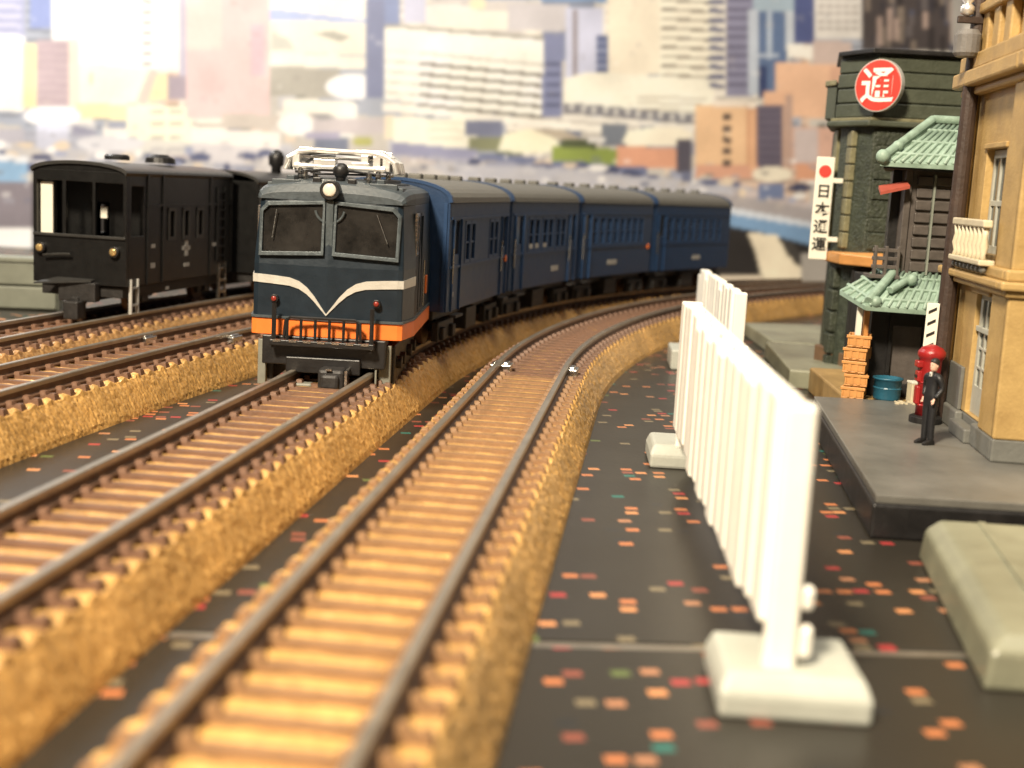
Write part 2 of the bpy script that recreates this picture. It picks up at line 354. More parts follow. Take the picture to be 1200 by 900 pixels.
# ------------------------------------------------------------------ backdrop poster: a printed cityscape
def painter():
    X0, Y0, X1, Y1 = -700, -420, 1900, 420; st = 2.0
    W, H = int((X1 - X0) / st), int((Y1 - Y0) / st)
    img = np.zeros((H, W, 3)); gy, gx = np.mgrid[0:H, 0:W]; gx = gx * st + X0; gy = gy * st + Y0
    def poly(pts, c, a=1.0):
        inside = np.zeros((H, W), bool); n = len(pts)
        bx0 = max(0, int((min(p[0] for p in pts) - X0) / st) - 1); bx1 = min(W, int((max(p[0] for p in pts) - X0) / st) + 2)
        by0 = max(0, int((min(p[1] for p in pts) - Y0) / st) - 1); by1 = min(H, int((max(p[1] for p in pts) - Y0) / st) + 2)
        if bx1 <= bx0 or by1 <= by0: return
        sx, sy = gx[by0:by1, bx0:bx1], gy[by0:by1, bx0:bx1]; ins = np.zeros(sx.shape, bool)
        for i in range(n):
            (xa, ya), (xb, yb) = pts[i], pts[(i + 1) % n]
            if ya == yb: continue
            ins ^= ((ya > sy) != (yb > sy)) & (sx < (xb - xa) * (sy - ya) / (yb - ya) + xa)
        sub = img[by0:by1, bx0:bx1]; sub[ins] = sub[ins] * (1 - a) + np.array(S(*c)) * a
    def rect(x0, y0, x1, y1, c, sk=.05, a=1): poly([(x0, y0), (x1, y0 + sk * (x1 - x0)), (x1, y1 + sk * (x1 - x0)), (x0, y1)], c, a)
    def ell(cx, cy, rx, ry, c): poly([(cx + rx * math.cos(t * math.pi / 8), cy + ry * math.sin(t * math.pi / 8)) for t in range(16)], c)
    R = random.Random(3)
    img[:] = np.array(S(205, 200, 188))
    rect(X0, Y0, X1, -60, (150, 178, 200), .02)
    # far haze blocks above and beyond the frame
    for i in range(150):
        x = R.uniform(X0, X1); y = R.uniform(-380, 30); w = R.uniform(40, 130); h = R.uniform(60, 260)
        base = R.choice([(236, 230, 214), (214, 208, 200), (176, 182, 192), (222, 196, 172), (140, 150, 168)])
        rect(x, y, x + w, y + h, base)
        if R.random() < .7:
            for k in range(int(h / 11)): rect(x + 4, y + 5 + k * 11, x + w - 4, y + 9 + k * 11, tuple(int(v * .82) for v in base))
    # low town clutter
    for i in range(420):
        x = R.uniform(X0, X1); y = 95 + .10 * max(0, x) * .6 + R.uniform(-10, 120); w = R.uniform(10, 48); h = R.uniform(5, 22)
        rect(x, y, x + w, y + h, R.choice([(238, 234, 222), (205, 205, 205), (166, 170, 182), (130, 138, 156), (228, 210, 186), (110, 118, 110), (186, 178, 170)]))
    # ---- left part, colours painted paler to carry its overexposure
    rect(-300, -80, 30, 34, (170, 174, 200)); 
    for k in range(9): rect(-200, -60 + k * 11, 26, -56 + k * 11, (205, 205, 220))
    rect(36, -60, 62, 32, (150, 164, 208)); rect(62, -200, 190, 78, (250, 248, 240), .03)
    for k in range(16): rect(168, -110 + k * 12.2, 180, -106 + k * 12.2, (165, 160, 150))
    rect(186, -200, 212, 84, (244, 238, 226), .03); rect(212, -200, 222, 92, (196, 192, 206)); rect(197, 88, 220, 116, (176, 164, 172))
    rect(-60, 38, 30, 126, (250, 246, 232)); rect(28, 50, 46, 126, (246, 224, 170)); rect(44, 46, 82, 124, (196, 178, 180)); rect(82, 44, 94, 124, (244, 220, 200))
    for k in range(8): rect(46, 52 + k * 9, 81, 54 + k * 9, (182, 164, 170))
    rect(94, 74, 176, 122, (252, 246, 218), .07); rect(90, 120, 180, 138, (248, 232, 178)); rect(106, 84, 110, 98, (220, 214, 176))
    rect(176, 86, 198, 116, (246, 228, 178)); poly([(176, 80), (160, 120), (172, 124), (186, 84)], (226, 200, 186)); rect(150, 120, 162, 144, (220, 176, 158))
    rect(150, 122, 226, 178, (250, 244, 212))
    for k in range(5):
        for q in (0, 22): rect(178 + q, 128 + k * 15, 194 + q, 132 + k * 15, (196, 190, 172))
    rect(220, -200, 318, 138, (228, 202, 196), .02); rect(220, -200, 262, 60, (240, 220, 204), 0, .6); rect(296, 30, 312, 90, (212, 186, 196), 0, .7)
    rect(262, 150, 330, 132, (210, 200, 186))
    ell(62, 136, 34, 12, (252, 250, 244)); rect(44, 146, 82, 176, (214, 218, 232), 0); rect(86, 146, 114, 158, (160, 160, 176), .25)
    ell(130, 168, 40, 10, (250, 248, 240)); rect(0, 150, 30, 168, (190, 184, 186)); rect(226, 150, 330, 190, (244, 236, 224))
    # middle-left river and park
    rect(318, -80, 432, 16, (244, 240, 222), .06); rect(318, 10, 436, 24, (178, 192, 226), .12); rect(318, 24, 436, 62, (238, 234, 214), .03)
    poly([(370, 40), (390, 36), (412, 44), (400, 50)], (182, 180, 166)); rect(318, 62, 436, 76, (248, 242, 222), .05); rect(318, 78, 400, 112, (184, 180, 166), .05)
    poly([(320, 38), (340, 46), (346, 60), (320, 58)], (204, 204, 190))
    ell(414, 102, 32, 15, (252, 250, 242)); rect(334, 116, 420, 136, (246, 240, 222)); ell(348, 146, 22, 13, (252, 250, 238)); rect(400, 120, 416, 160, (250, 244, 224))
    rect(368, 138, 460, 156, (206, 198, 196), .02); poly([(362, 134), (384, 132), (396, 138), (378, 142)], (170, 168, 166)); rect(452, 134, 464, 162, (240, 226, 196))
    ell(426, 166, 12, 6, (190, 190, 110)); rect(360, 154, 400, 162, (176, 172, 192))
    rect(432, -80, 470, 28, (142, 156, 192), .02); rect(430, 0, 452, 116, (138, 146, 176), 0); rect(474, -80, 500, 26, (206, 208, 226))
    rect(500, -90, 712, -4, (120, 158, 200), .03)
    rect(500, 4, 560, 30, (234, 230, 220)); rect(514, 12, 630, 34, (240, 236, 218), .02); ell(560, 4, 10, 8, (236, 228, 190)); ell(624, 16, 10, 9, (236, 230, 200))
    rect(596, 2, 668, 34, (206, 202, 202)); rect(664, 8, 708, 94, (204, 208, 228), .02); rect(671, 10, 678, 92, (160, 152, 156)); rect(700, 40, 716, 84, (100, 112, 150))
    for k in range(4): rect(700, 48 + k * 9, 714, 51 + k * 9, (150, 160, 188))
    # long white office block with dark bands
    poly([(452, 30), (637, 46), (637, 138), (452, 116)], (250, 248, 232))
    poly([(452, 28), (637, 42), (637, 47), (452, 32)], (176, 172, 160))
    for k in range(6):
        y = 58 + k * 12.2; a = 1.0 if k else .4
        poly([(452, y), (490, y + 3), (490, y + 6), (452, y + 3)], (200, 196, 182), a * .8)
        poly([(492, y + 2), (637, y + 16), (637, y + 20.5), (492, y + 6.5)], (138, 132, 120), a)
    poly([(637, 40), (661, 38), (658, 136), (635, 138)], (134, 142, 176))
    for k in range(5): rect(640, 74 + k * 12, 658, 78 + k * 12, (92, 98, 130), 0)
    poly([(450, 120), (706, 148), (706, 156), (450, 130)], (246, 242, 226)); rect(500, 138, 560, 172, (248, 244, 220), .03)
    for k in range(3): rect(504, 142 + k * 9, 544, 144 + k * 9, (220, 214, 188), .03)
    rect(462, 136, 500, 170, (250, 244, 222)); rect(546, 140, 590, 158, (128, 134, 158), .03); rect(550, 160, 600, 176, (142, 146, 110)); rect(460, 166, 560, 182, (158, 160, 186), .1)
    poly([(584, 176), (590, 158), (620, 150), (650, 158), (656, 172), (640, 180), (600, 178)], (246, 240, 206)); poly([(620, 150), (660, 152), (690, 166), (660, 166)], (190, 178, 156))
    rect(648, 170, 724, 190, (150, 168, 72), .06); rect(660, 162, 700, 172, (92, 102, 66), .06); rect(706, 144, 736, 170, (126, 134, 144)); rect(690, 160, 710, 166, (232, 230, 222))
    rect(560, 180, 640, 194, (118, 128, 160), .06); rect(640, 188, 760, 202, (118, 128, 160), .06); ell(684, 196, 8, 5, (240, 234, 214))
    # tower with bands
    rect(714, -120, 776, 86, (244, 234, 208), .01)
    for k in range(34): rect(716, -116 + k * 6, 774, -114.6 + k * 6, (228, 214, 188), .01, .8)
    rect(774, -120, 838, 112, (248, 242, 218), .02)
    for k in range(20): 
        y = -112 + k * 11; rect(776, y, 836, y + 3, (146, 136, 122), .06); poly([(832, y), (850, y + 2), (850, y + 7), (830, y + 6)], (104, 110, 140))
        rect(836, y + 8, 852, y + 11, (236, 230, 214), 0)
    rect(852, -120, 884, 114, (148, 148, 172), -.03)
    for k in range(20): rect(852, -112 + k * 11, 882, -108 + k * 11, (112, 110, 134), -.03)
    rect(884, -60, 932, 12, (170, 190, 202)); rect(878, 12, 890, 112, (196, 206, 216), 0); rect(890, 12, 924, 112, (100, 124, 160), .03); rect(900, 12, 905, 70, (180, 194, 208), 0); rect(890, 62, 914, 66, (184, 196, 210)); rect(890, 76, 900, 114, (58, 74, 118)); rect(922, 14, 932, 60, (196, 204, 210), 0)
    rect(932, -60, 956, 50, (86, 98, 146), .02); rect(924, 50, 956, 66, (240, 236, 222), .1)
    rect(956, -80, 1012, 44, (226, 222, 212), .02)
    for k in range(13):
        for q in range(5): rect(960 + q * 10, -76 + k * 9, 967 + q * 10, -72 + k * 9, (186, 180, 172), 0)
    rect(954, 46, 1000, 76, (208, 188, 176), .06)
    # podium
    poly([(662, 92), (690, 84), (830, 92), (836, 118), (836, 146), (662, 120)], (246, 242, 220)); poly([(662, 120), (818, 134), (818, 146), (662, 132)], (130, 130, 136))
    for k in range(12): rect(668 + k * 13, 122 + k * 1.2, 674 + k * 13, 130 + k * 1.2, (200, 198, 190), 0)
    poly([(660, 134), (820, 146), (820, 152), (660, 140)], (232, 228, 214))
    for k in range(3): rect(748, 112 + k * 7, 830, 114 + k * 7, (190, 180, 160), .04)
    # orange brick houses
    rect(724, 170, 796, 194, (228, 168, 132), .06); poly([(730, 166), (736, 154), (760, 149), (800, 150), (814, 158), (790, 172), (736, 170)], (248, 240, 214)); rect(794, 164, 812, 206, (96, 92, 104), -.05)
    rect(910, 72, 992, 136, (238, 194, 156), .05); rect(896, 106, 930, 124, (236, 190, 152)); rect(974, 76, 992, 150, (224, 178, 146), .05)
    rect(816, 122, 886, 206, (240, 200, 152), .02); rect(876, 126, 890, 202, (220, 168, 124), 0); rect(888, 122, 920, 200, (116, 108, 124), .02); rect(838, 116, 886, 124, (240, 228, 208)); rect(918, 126, 930, 200, (204, 170, 146), 0); rect(816, 192, 890, 208, (224, 170, 138), .02)
    for k in range(8): rect(890, 128 + k * 9, 918, 130 + k * 9, (98, 90, 108), .02)
    for k in range(5): rect(848, 133 + k * 13.4, 857, 141 + k * 13.4, (112, 96, 84), .05)
    rect(930, 148, 992, 196, (222, 180, 156), .03); rect(932, 150, 960, 190, (206, 192, 186), .03); rect(934, 190, 992, 210, (224, 166, 128), .03); rect(880, 132, 886, 200, (236, 186, 140), 0)
    rect(922, 112, 930, 196, (196, 166, 148), 0)
    # road of the elevated motorway with traffic, sloping down to the right
    poly([(X0, 60), (0, 150), (300, 172), (560, 186), (860, 214), (1000, 250), (1900, 420), (1900, 520), (1000, 320), (860, 270), (560, 230), (300, 205), (0, 192), (X0, 110)], (190, 190, 198), .55)
    for i in range(150):
        x = R.uniform(0, 1250); t = R.random(); y = 168 + .035 * x + (max(0, x - 760) ** 1.3) * .028 + t * 30; w = R.uniform(8, 26)
        c = R.choice([(240, 238, 230), (100, 108, 140), (78, 86, 120), (170, 176, 196), (206, 200, 190), (226, 208, 180)])
        ell(x, y, w / 2, R.uniform(2.5, 6), c)
    ell(905, 204, 24, 9, (240, 232, 206)); rect(890, 214, 920, 232, (120, 136, 170)); ell(938, 220, 14, 5, (70, 76, 106)); rect(800, 200, 812, 214, (120, 126, 150))
    poly([(500, 192), (640, 196), (800, 212), (860, 224), (860, 262), (560, 225), (480, 215)], (196, 196, 200), .85)
    poly([(300, 185), (500, 192), (560, 225), (300, 205)], (216, 210, 200), .7)
    # parapet: white line, blue rail, shadow, piers
    poly([(X0, 150), (0, 186), (34, 190), (34, 214), (0, 212), (X0, 190)], (150, 188, 216)); poly([(X0, 144), (0, 180), (34, 184), (34, 192), (0, 188), (X0, 152)], (232, 234, 232))
    poly([(X0, 200), (0, 212), (40, 214), (40, 272), (X0, 268)], (146, 138, 142)); poly([(X0, 262), (40, 268), (40, 306), (X0, 302)], (250, 248, 240)); poly([(X0, 302), (60, 304), (60, 390), (X0, 390)], (120, 120, 104))
    poly([(840, 226), (1000, 252), (1900, 430), (1900, 470), (1000, 272), (840, 246)], (176, 170, 168))
    poly([(840, 240), (960, 262), (1100, 292), (1900, 480), (1900, 500), (1100, 300), (960, 270), (840, 250)], (214, 222, 228))
    poly([(840, 248), (960, 268), (1100, 298), (1900, 496), (1900, 540), (1100, 324), (960, 290), (840, 264)], (128, 168, 204))
    poly([(40, 196), (840, 262), (960, 290), (1100, 324), (1900, 540), (1900, 900), (40, 900)], (62, 58, 54))
    poly([(840, 262), (890, 272), (1200, 350), (1200, 420), (840, 420)], (54, 50, 48))
    poly([(876, 272), (912, 276), (924, 300), (944, 318), (940, 334), (902, 338), (892, 320), (886, 296)], (244, 232, 200))
    poly([(700, 322), (894, 324), (896, 352), (700, 350)], (232, 218, 190)); poly([(912, 280), (930, 284), (946, 308), (934, 312)], (80, 76, 70)); rect(940, 296, 1100, 330, (176, 170, 158), .1)
    # print on the dark right-hand tower
    rect(1012, -120, 1130, 60, (88, 80, 78), 0)
    for i in range(90):
        x = R.uniform(1014, 1128); y = R.uniform(-110, 52); rect(x, y, x + R.uniform(3, 10), y + R.uniform(8, 34), R.choice([(120, 112, 110), (70, 66, 72), (96, 100, 120), (150, 136, 120), (60, 54, 54)]), 0, .8)
    for x, y, h in ((1030, 20, 34), (1042, 10, 38), (1050, 22, 26), (1084, 14, 20), (1115, 0, 50)): rect(x, y, x + 6, y + h, (196, 172, 156), 0, .8)
    rect(1118, -10, 1132, 54, (180, 176, 166), 0)
    # fine window grids and print grain over the town
    for i in range(1500):
        x = R.uniform(X0, 1010); y = R.uniform(-60, 250); c = R.choice([(250, 248, 240), (168, 170, 178), (120, 126, 146), (206, 196, 180), (146, 140, 134)])
        if y > 150 + .04 * x and y < 240: rect(x, y, x + R.uniform(3, 12), y + R.uniform(2, 6), c, .05, R.uniform(.25, .8))
        elif R.random() < .35: rect(x, y, x + R.uniform(3, 9), y + R.uniform(2, 7), c, .05, R.uniform(.08, .25))
    rr = np.random.default_rng(4); g = rr.normal(size=(H // 8 + 2, W // 8 + 2)); g = np.kron(g, np.ones((8, 8)))[:H, :W]
    for axx in (0, 1):
        for q in range(4): g = (g + np.roll(g, 3, axx) + np.roll(g, -3, axx)) / 3
    img *= (1 + .10 * g)[..., None]; img *= (1 + .03 * rr.normal(size=(H, W)))[..., None]; img = np.clip(img, 0, .92)
    lum = img.mean(axis=2, keepdims=True); img = lum + (img - lum) * .85; img[..., 2] *= 1.05; img = np.clip(img, 0, .95)
    # softness of the print (separable blur)
    for axx in (0, 1):
        k = [.0, .2, .6, .2, .0]; out = np.zeros_like(img)
        for i, wgt in enumerate(k): out += wgt * np.roll(img, i - 2, axis=axx)
        img = out
    return img, X0, Y0, st
def build_poster():
    img, X0, Y0, st = painter(); H, W = img.shape[:2]; YP = 415.0
    xs = np.linspace(-235, 235, 900); zs = np.linspace(0.0, 165, 316)
    gx, gz = np.meshgrid(xs, zs)
    # real sheet: gently bowed, never perfectly flat
    gy = YP + .9 * np.sin(gx / 62) + .5 * np.sin(gx / 23 + gz / 40)
    P = np.stack([gx, gy, gz - CAMZ], -1)
    F, U_, R_ = np.array(fw), np.array(up), np.array(ri)
    Q = np.stack([gx, np.full_like(gx, YP), gz - CAMZ], -1)
    zc = Q @ F; px = 600 + 1500 * (Q @ R_) / zc; py = 450 - 1500 * (Q @ U_) / zc
    fx = np.clip((px - X0) / st, 0, W - 2); fy = np.clip((py - Y0) / st, 0, H - 2)
    ix, iy = fx.astype(int), fy.astype(int); tx, ty = (fx - ix)[..., None], (fy - iy)[..., None]
    C = img[iy, ix] * (1 - tx) * (1 - ty) + img[iy, ix + 1] * tx * (1 - ty) + img[iy + 1, ix] * (1 - tx) * ty + img[iy + 1, ix + 1] * tx * ty
    n, mm = gx.shape
    front = np.stack([gx, gy, gz], -1).reshape(-1, 3)
    idx = np.arange(n * mm).reshape(n, mm)
    q = np.stack([idx[:-1, :-1], idx[:-1, 1:], idx[1:, 1:], idx[1:, :-1]], -1).reshape(-1, 4)
    me = bpy.data.meshes.new('backdrop_poster'); me.from_pydata(front.tolist(), [], q.tolist()); me.update()
    at = me.color_attributes.new('print', 'FLOAT_COLOR', 'POINT')
    buf = np.ones((n * mm, 4), np.float32); buf[:, :3] = (C.reshape(-1, 3) ** 1.12) * .84
    at.data.foreach_set('color', buf.ravel())
    me.polygons.foreach_set('use_smooth', [True] * len(me.polygons))
    m = bpy.data.materials.new('printed_cityscape'); m.use_nodes = True; N = m.node_tree.nodes; L = m.node_tree.links
    a = N.new('ShaderNodeVertexColor'); a.layer_name = 'print'; b = N['Principled BSDF']; L.new(a.outputs['Color'], b.inputs['Base Color'])
    b.inputs['Roughness'].default_value = .45; b.inputs['Specular IOR Level'].default_value = .3
    me.materials.append(m)
    o = bpy.data.objects.new('backdrop_poster', me); col.objects.link(o)
    so = o.modifiers.new('thickness', 'SOLIDIFY'); so.thickness = .5; so.offset = -1
    tag(o, 'wide printed backdrop of pale office towers and a raised motorway behind the trains', 'backdrop')
build_poster()

# ------------------------------------------------------------------ tracks
PITCHS = 3.35
def ballast_mesh(P, s0, s1, ox, oy, seed, step=.36, half=9.1):
    r = np.random.default_rng(seed)
    key = [(-half, -.0), (-half + .2, .7), (-half + .65, 1.6), (-half + 1.15, 2.6), (-half + 1.6, 3.4), (-half + 2.0, 4.0), (-half + 2.4, 4.15), (-6.3, 4.15), (-5.4, 4.1), (-3.6, 4.1), (-1.8, 4.15), (0, 4.15)]
    key = key + [(-a, b) for a, b in reversed(key[:-1])]
    prof = []
    for i in range(len(key) - 1):
        (a, z), (a2, z2) = key[i], key[i + 1]; prof += [(a, z), ((a + a2) / 2, (z + z2) / 2)]
    prof.append(key[-1]); n = len(prof)
    off = np.array([p[0] for p in prof]); zz0 = np.array([p[1] for p in prof]); edge = np.abs(off)
    S_ = np.arange(s0, s1, step); V = np.zeros((len(S_), n, 3))
    top = edge < half - 1.9; rim = (edge >= half - 2.6) & (edge < half - 1.2); jit = np.ones(n); jit[0] = jit[-1] = 0
    for i, s in enumerate(S_):
        bank = max(0, math.cos(((s % PITCHS) / PITCHS - .5) * 2 * math.pi)) ** .7
        x, y, h = P.at(s); o = off + jit * r.normal(size=n) * .04
        V[i, :, 0] = x + o * math.cos(h) - ox; V[i, :, 1] = y - o * math.sin(h) - oy
        V[i, :, 2] = zz0 + bank * (.26 * top + .14 * rim) + jit * r.normal(size=n) * .035
    F = []
    for i in range(len(S_) - 1):
        for j in range(n - 1): a = i * n + j; F.append((a, a + n, a + n + 1, a + 1))
        F.append((i * n, i * n + n - 1, (i + 1) * n + n - 1, (i + 1) * n))
    F.append(tuple(range(n))); F.append(tuple(reversed(range((len(S_) - 1) * n, len(S_) * n))))
    return MB().add(V.reshape(-1, 3).tolist(), F)
def sweep(P, s0, s1, off, prof, ox, oy, step=2.0):
    rings = []; k = max(2, int((s1 - s0) / step))
    for i in range(k + 1):
        s = s0 + (s1 - s0) * i / k
        rings.append([(P.at(s, off + a)[0] - ox, P.at(s, off + a)[1] - oy, z) for a, z in prof])
    return MB().loft(rings)
def sleeper_mesh(name, m, chairs=True, w=.56):
    mb = MB()
    mb.prism([(-7.0, -w), (7.0, -w), (7.0, w), (-7.0, w)], 3.7, 4.6, [(-6.85, -w + .12), (6.85, -w + .12), (6.85, w - .12), (-6.85, w - .12)])
    for c in (-4.5, 4.5):
        for d in (-1, 1):
            mb.prism([(c + d * .95 - .42, -.46), (c + d * .95 + .42, -.46), (c + d * .95 + .42, .46), (c + d * .95 - .42, .46)], 4.55, 5.0, [(c + d * .92 - .3, -.34), (c + d * .92 + .3, -.34), (c + d * .92 + .3, .34), (c + d * .92 - .3, .34)])
        q = c * 1.44
        mb.prism([(q - .35, -.42), (q + .35, -.42), (q + .35, .42), (q - .35, .42)], 4.5, 4.78, [(q - .28, -.35), (q + .28, -.35), (q + .28, .35), (q - .28, .35)])
    return mb
def build_track(P, s0, s1, label, bm, sm, seed, joints=(), far_sm=None, s_far=1e9, half=9.1):
    ox, oy, h0 = P.at(s0)
    t = empty('railway_track', (ox, oy, 0), 0, label, 'railway track', 'model railway tracks on the table')
    ballast_mesh(P, s0, s1, ox, oy, seed, half=half).build('ballast', bm, t, smooth=False)
    for c in (-4.5, 4.5):
        web = [(-.7, 4.5), (.7, 4.5), (.7, 4.7), (.2, 4.85), (.2, 5.5), (-.2, 5.5), (-.2, 4.85), (-.7, 4.7)]
        head = [(-.34, 5.5), (.34, 5.5), (.34, 5.9), (.28, 6.0), (-.28, 6.0), (-.34, 5.9)]
        r = sweep(P, s0 - .3, s1, c, web, ox, oy).build('rail', M_rail_side, t)
        sweep(P, s0 - .3, s1, c, head, ox, oy).build('rail_head', M_rail, r)
    src = {}
    k = 0; s = s0 + PITCHS / 2 - (s0 % PITCHS) + PITCHS
    s = math.ceil(s0 / PITCHS) * PITCHS
    while s < s1:
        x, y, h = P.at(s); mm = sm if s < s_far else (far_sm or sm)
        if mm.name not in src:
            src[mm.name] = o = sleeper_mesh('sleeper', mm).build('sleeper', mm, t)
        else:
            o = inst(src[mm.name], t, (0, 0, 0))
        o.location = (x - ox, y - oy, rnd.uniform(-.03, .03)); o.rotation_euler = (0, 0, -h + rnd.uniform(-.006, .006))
        s += PITCHS
    for sj, off in joints:
        x, y, h = P.at(sj, off); mb = MB().box(-.75, .75, -1.6, 1.6, 4.5, 5.5).box(-.35, .35, -1.2, 1.2, 5.5, 5.75)
        o = mb.build('rail_joiner', M_steel, t, bevel=.12); o.location = (x - ox, y - oy, 0); o.rotation_euler = (0, 0, -h)
    return t
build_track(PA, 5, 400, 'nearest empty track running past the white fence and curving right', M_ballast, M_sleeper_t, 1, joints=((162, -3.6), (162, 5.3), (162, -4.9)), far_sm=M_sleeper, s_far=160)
build_track(PB, 5, 400, 'second track carrying the dark blue locomotive and its coaches', M_ballast, M_sleeper, 2)
build_track(PC, 5, 380, 'empty track left of the locomotive, between it and the black wagons', M_ballast, M_sleeper, 3, joints=((158, 5.0), (158, 3.4), (150, -4.4)))
build_track(PD, 5, 380, 'far left track carrying the black brake van', M_ballast2, M_sleeper, 4)

# ------------------------------------------------------------------ locomotive
def wheelset(parent, y, r=2.7, half=4.4, mt=None, name='wheel'):
    for sx in (-1, 1):
        MB().cyl((sx * (half - .5), y, r), (sx * (half + .5), y, r), r, n=20).cyl((sx * (half + .5), y, r), (sx * (half + .7), y, r), r * .35, n=10).build(name, mt or M_dark, parent)
def build_loco():
    x, y, h = PB.at(142.5)
    t = empty('electric_locomotive', (x - 1.0, y, 6), -h + .10, 'dark blue locomotive with white whisker stripe, orange skirt band and silver pantograph', 'locomotive')
    L_ = 27.0
    def rake(z): return 0 if z < 12.5 else (z - 12.5) * .13
    def inset(z): return 0 if z < 13 else (z - 13) * .06
    def plan(z, shrink=0):
        i = inset(z) + shrink; k = rake(z)
        pts = [(-9.9 + i, L_), (-9.9 + i, 6 + k), (-9.0 + i, .75 + k), (-8.4 + i, .45 + k), (-4.2, .12 + k), (0, -.35 + k), (4.2, .12 + k), (8.4 - i, .45 + k), (9.0 - i, .75 + k), (9.9 - i, 6 + k), (9.9 - i, L_)]
        return [(a, b, z) for a, b in pts]
    rings = [plan(z) for z in (6.0, 9, 12.5, 14, 16, 18, 20.2)]
    MB().loft(rings).build('body', M_loco, t, bevel=.12)
    # front surface y at (x,z)
    def fy(xx, z):
        p = plan(z); p2 = [(a, b) for a, b, _ in p[1:-1]]
        for (xa, ya), (xb, yb) in zip(p2, p2[1:]):
            if xa <= xx <= xb: return ya + (yb - ya) * ((xx - xa) / (xb - xa) if xb > xa else 0)
        return 6
    # arched brow + roof (loft along y of an arch cross-section)
    def arch(yy, w, z0, z1, n=16): return [(-w, yy, 20.2)] + [(-w * math.cos(math.pi * i / n), yy, z0 + (z1 - z0) * math.sin(math.pi * i / n) ** .75) for i in range(n + 1)] + [(w, yy, 20.2)]
    rg = [arch(1.15, 8.5, 20.3, 21.3), arch(1.7, 8.9, 20.6, 22.3), arch(4.5, 9.2, 20.9, 22.8), arch(8.0, 9.45, 21.0, 23.0), arch(L_, 9.45, 21.0, 23.0)]
    MB().loft(rg).build('roof', M_loco_roof, t, smooth=False, bevel=.1)
    # orange skirt band
    p0 = plan(4.0); out = [(a * 1.015, b - (.12 if b < 5 else 0), 4.0) for a, b, _ in p0]
    MB().loft([out, [(a, b, 6.0) for a, b, _ in out]]).build('skirt_band', M_orange, t, bevel=.08)
    MB().loft([[(a * 1.005, b - .2 if b < 5 else b, 6.02) for a, b, _ in out], [(a * 1.005, b - .2 if b < 5 else b, 6.3) for a, b, _ in out]]).build('band_lip', M_frame, t)
    # strip on the front surface
    def strip(cl, wd, proud, th=.25):
        mb = MB(); rr = []
        for (a, z), w in zip(cl, wd):
            b = fy(a, z) - proud
            rr.append([(a, b, z - w / 2), (a, b, z + w / 2), (a, b + proud + th, z + w / 2), (a, b + proud + th, z - w / 2)])
        return mb.loft(rr)
    half_ = [(0, 6.75), (.7, 7.6), (1.5, 8.6), (2.4, 9.5), (3.4, 10.15), (4.6, 10.5), (6.5, 10.65), (8.4, 10.75)]; wds = [.2, .4, .65, .82, .92, .98, 1.0, 1.0]
    for sx in (-1, 1):
        strip([(sx * a, z) for a, z in half_], wds, .16).build('whisker_stripe', M_stripe, t)
        k = MB().loft([[(sx * 8.36, .3, 10.26), (sx * 8.36, .3, 11.24), (sx * 8.3, .9, 11.24), (sx * 8.3, .9, 10.26)], [(sx * 9.1, .62, 10.26), (sx * 9.1, .62, 11.24), (sx * 8.8, 1.2, 11.24), (sx * 8.8, 1.2, 10.26)], [(sx * 10.02, 6.0, 10.35), (sx * 10.02, 6.0, 11.5), (sx * 9.8, 6.0, 11.5), (sx * 9.8, 6.0, 10.35)]]); k.build('side_stripe', M_stripe, t)
    # windscreens
    for sx in (-1, 1):
        xa, xb = (.75, 8.0)
        outer = [(xa - .25, 13.85), (xb + .4, 13.45), (xb + .5, 18.9), (xb - .4, 19.9), (xa - .2, 20.3)]
        inner = [(xa + .1, 14.3), (xb + .0, 13.95), (xb + .08, 18.7), (xb - .6, 19.4), (xa + .1, 19.85)]
        n = len(outer); V = []; 
        for pl, pr in ((outer, .1), (outer, .55), (inner, .55), (inner, -.2)):
            V += [(sx * a, fy(sx * a, z) - pr, z) for a, z in pl]
        F = []
        for k in range(3):
            for i in range(n): j = (i + 1) % n; F.append((k * n + i, k * n + j, (k + 1) * n + j, (k + 1) * n + i))
        F.append(tuple(range(3 * n, 4 * n)))
        fr = MB().add(V, F[:-1]).build('windscreen_frame', M_frame, t, bevel=.06)
        MB().add([(sx * a, fy(sx * a, z) - .12, z) for a, z in inner] + [(sx * a, fy(sx * a, z) + .2, z) for a, z in inner],
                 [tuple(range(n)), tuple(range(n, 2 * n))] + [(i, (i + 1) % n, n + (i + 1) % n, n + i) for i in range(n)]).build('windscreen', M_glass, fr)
        a0 = sx * (5.6 if sx > 0 else 6.4)
        MB().tube([(a0, fy(a0, 19.0) - .75, 19.0), (a0 + 1.4 * sx * (1 if sx > 0 else .3), fy(a0, 15.8) - .6, 15.6)], .07).build('wiper', M_steel, t)
    MB().tube([(1.75 * math.cos(a), -.05 + rake(19.3) - .65, 19.4 + 1.75 * math.sin(a)) for a in [math.pi * (1.05 + .9 * i / 12) for i in range(13)]], .16, 8).build('lamp_bracket', M_frame, t)
    MB().box(-.45, .45, .0, .9, 13.6, 20.4).build('centre_post', M_frame, t, bevel=.1)
    # headlight, horn
    hl = MB().cyl((0, -.6, 21.6), (0, 2.6, 21.6), 1.2, 1.05, 24).build('headlight', M_black, t, bevel=.12)
    MB().ball((0, -.62, 21.6), .8, 18, 1, .35, 1).build('lens', M_lens, hl, smooth=True)
    MB().ball((.5, 4.4, 23.9), 1.0).cyl((.5, 4.4, 22.4), (.5, 4.4, 24), .6).build('roof_horn', M_black, t, smooth=True)
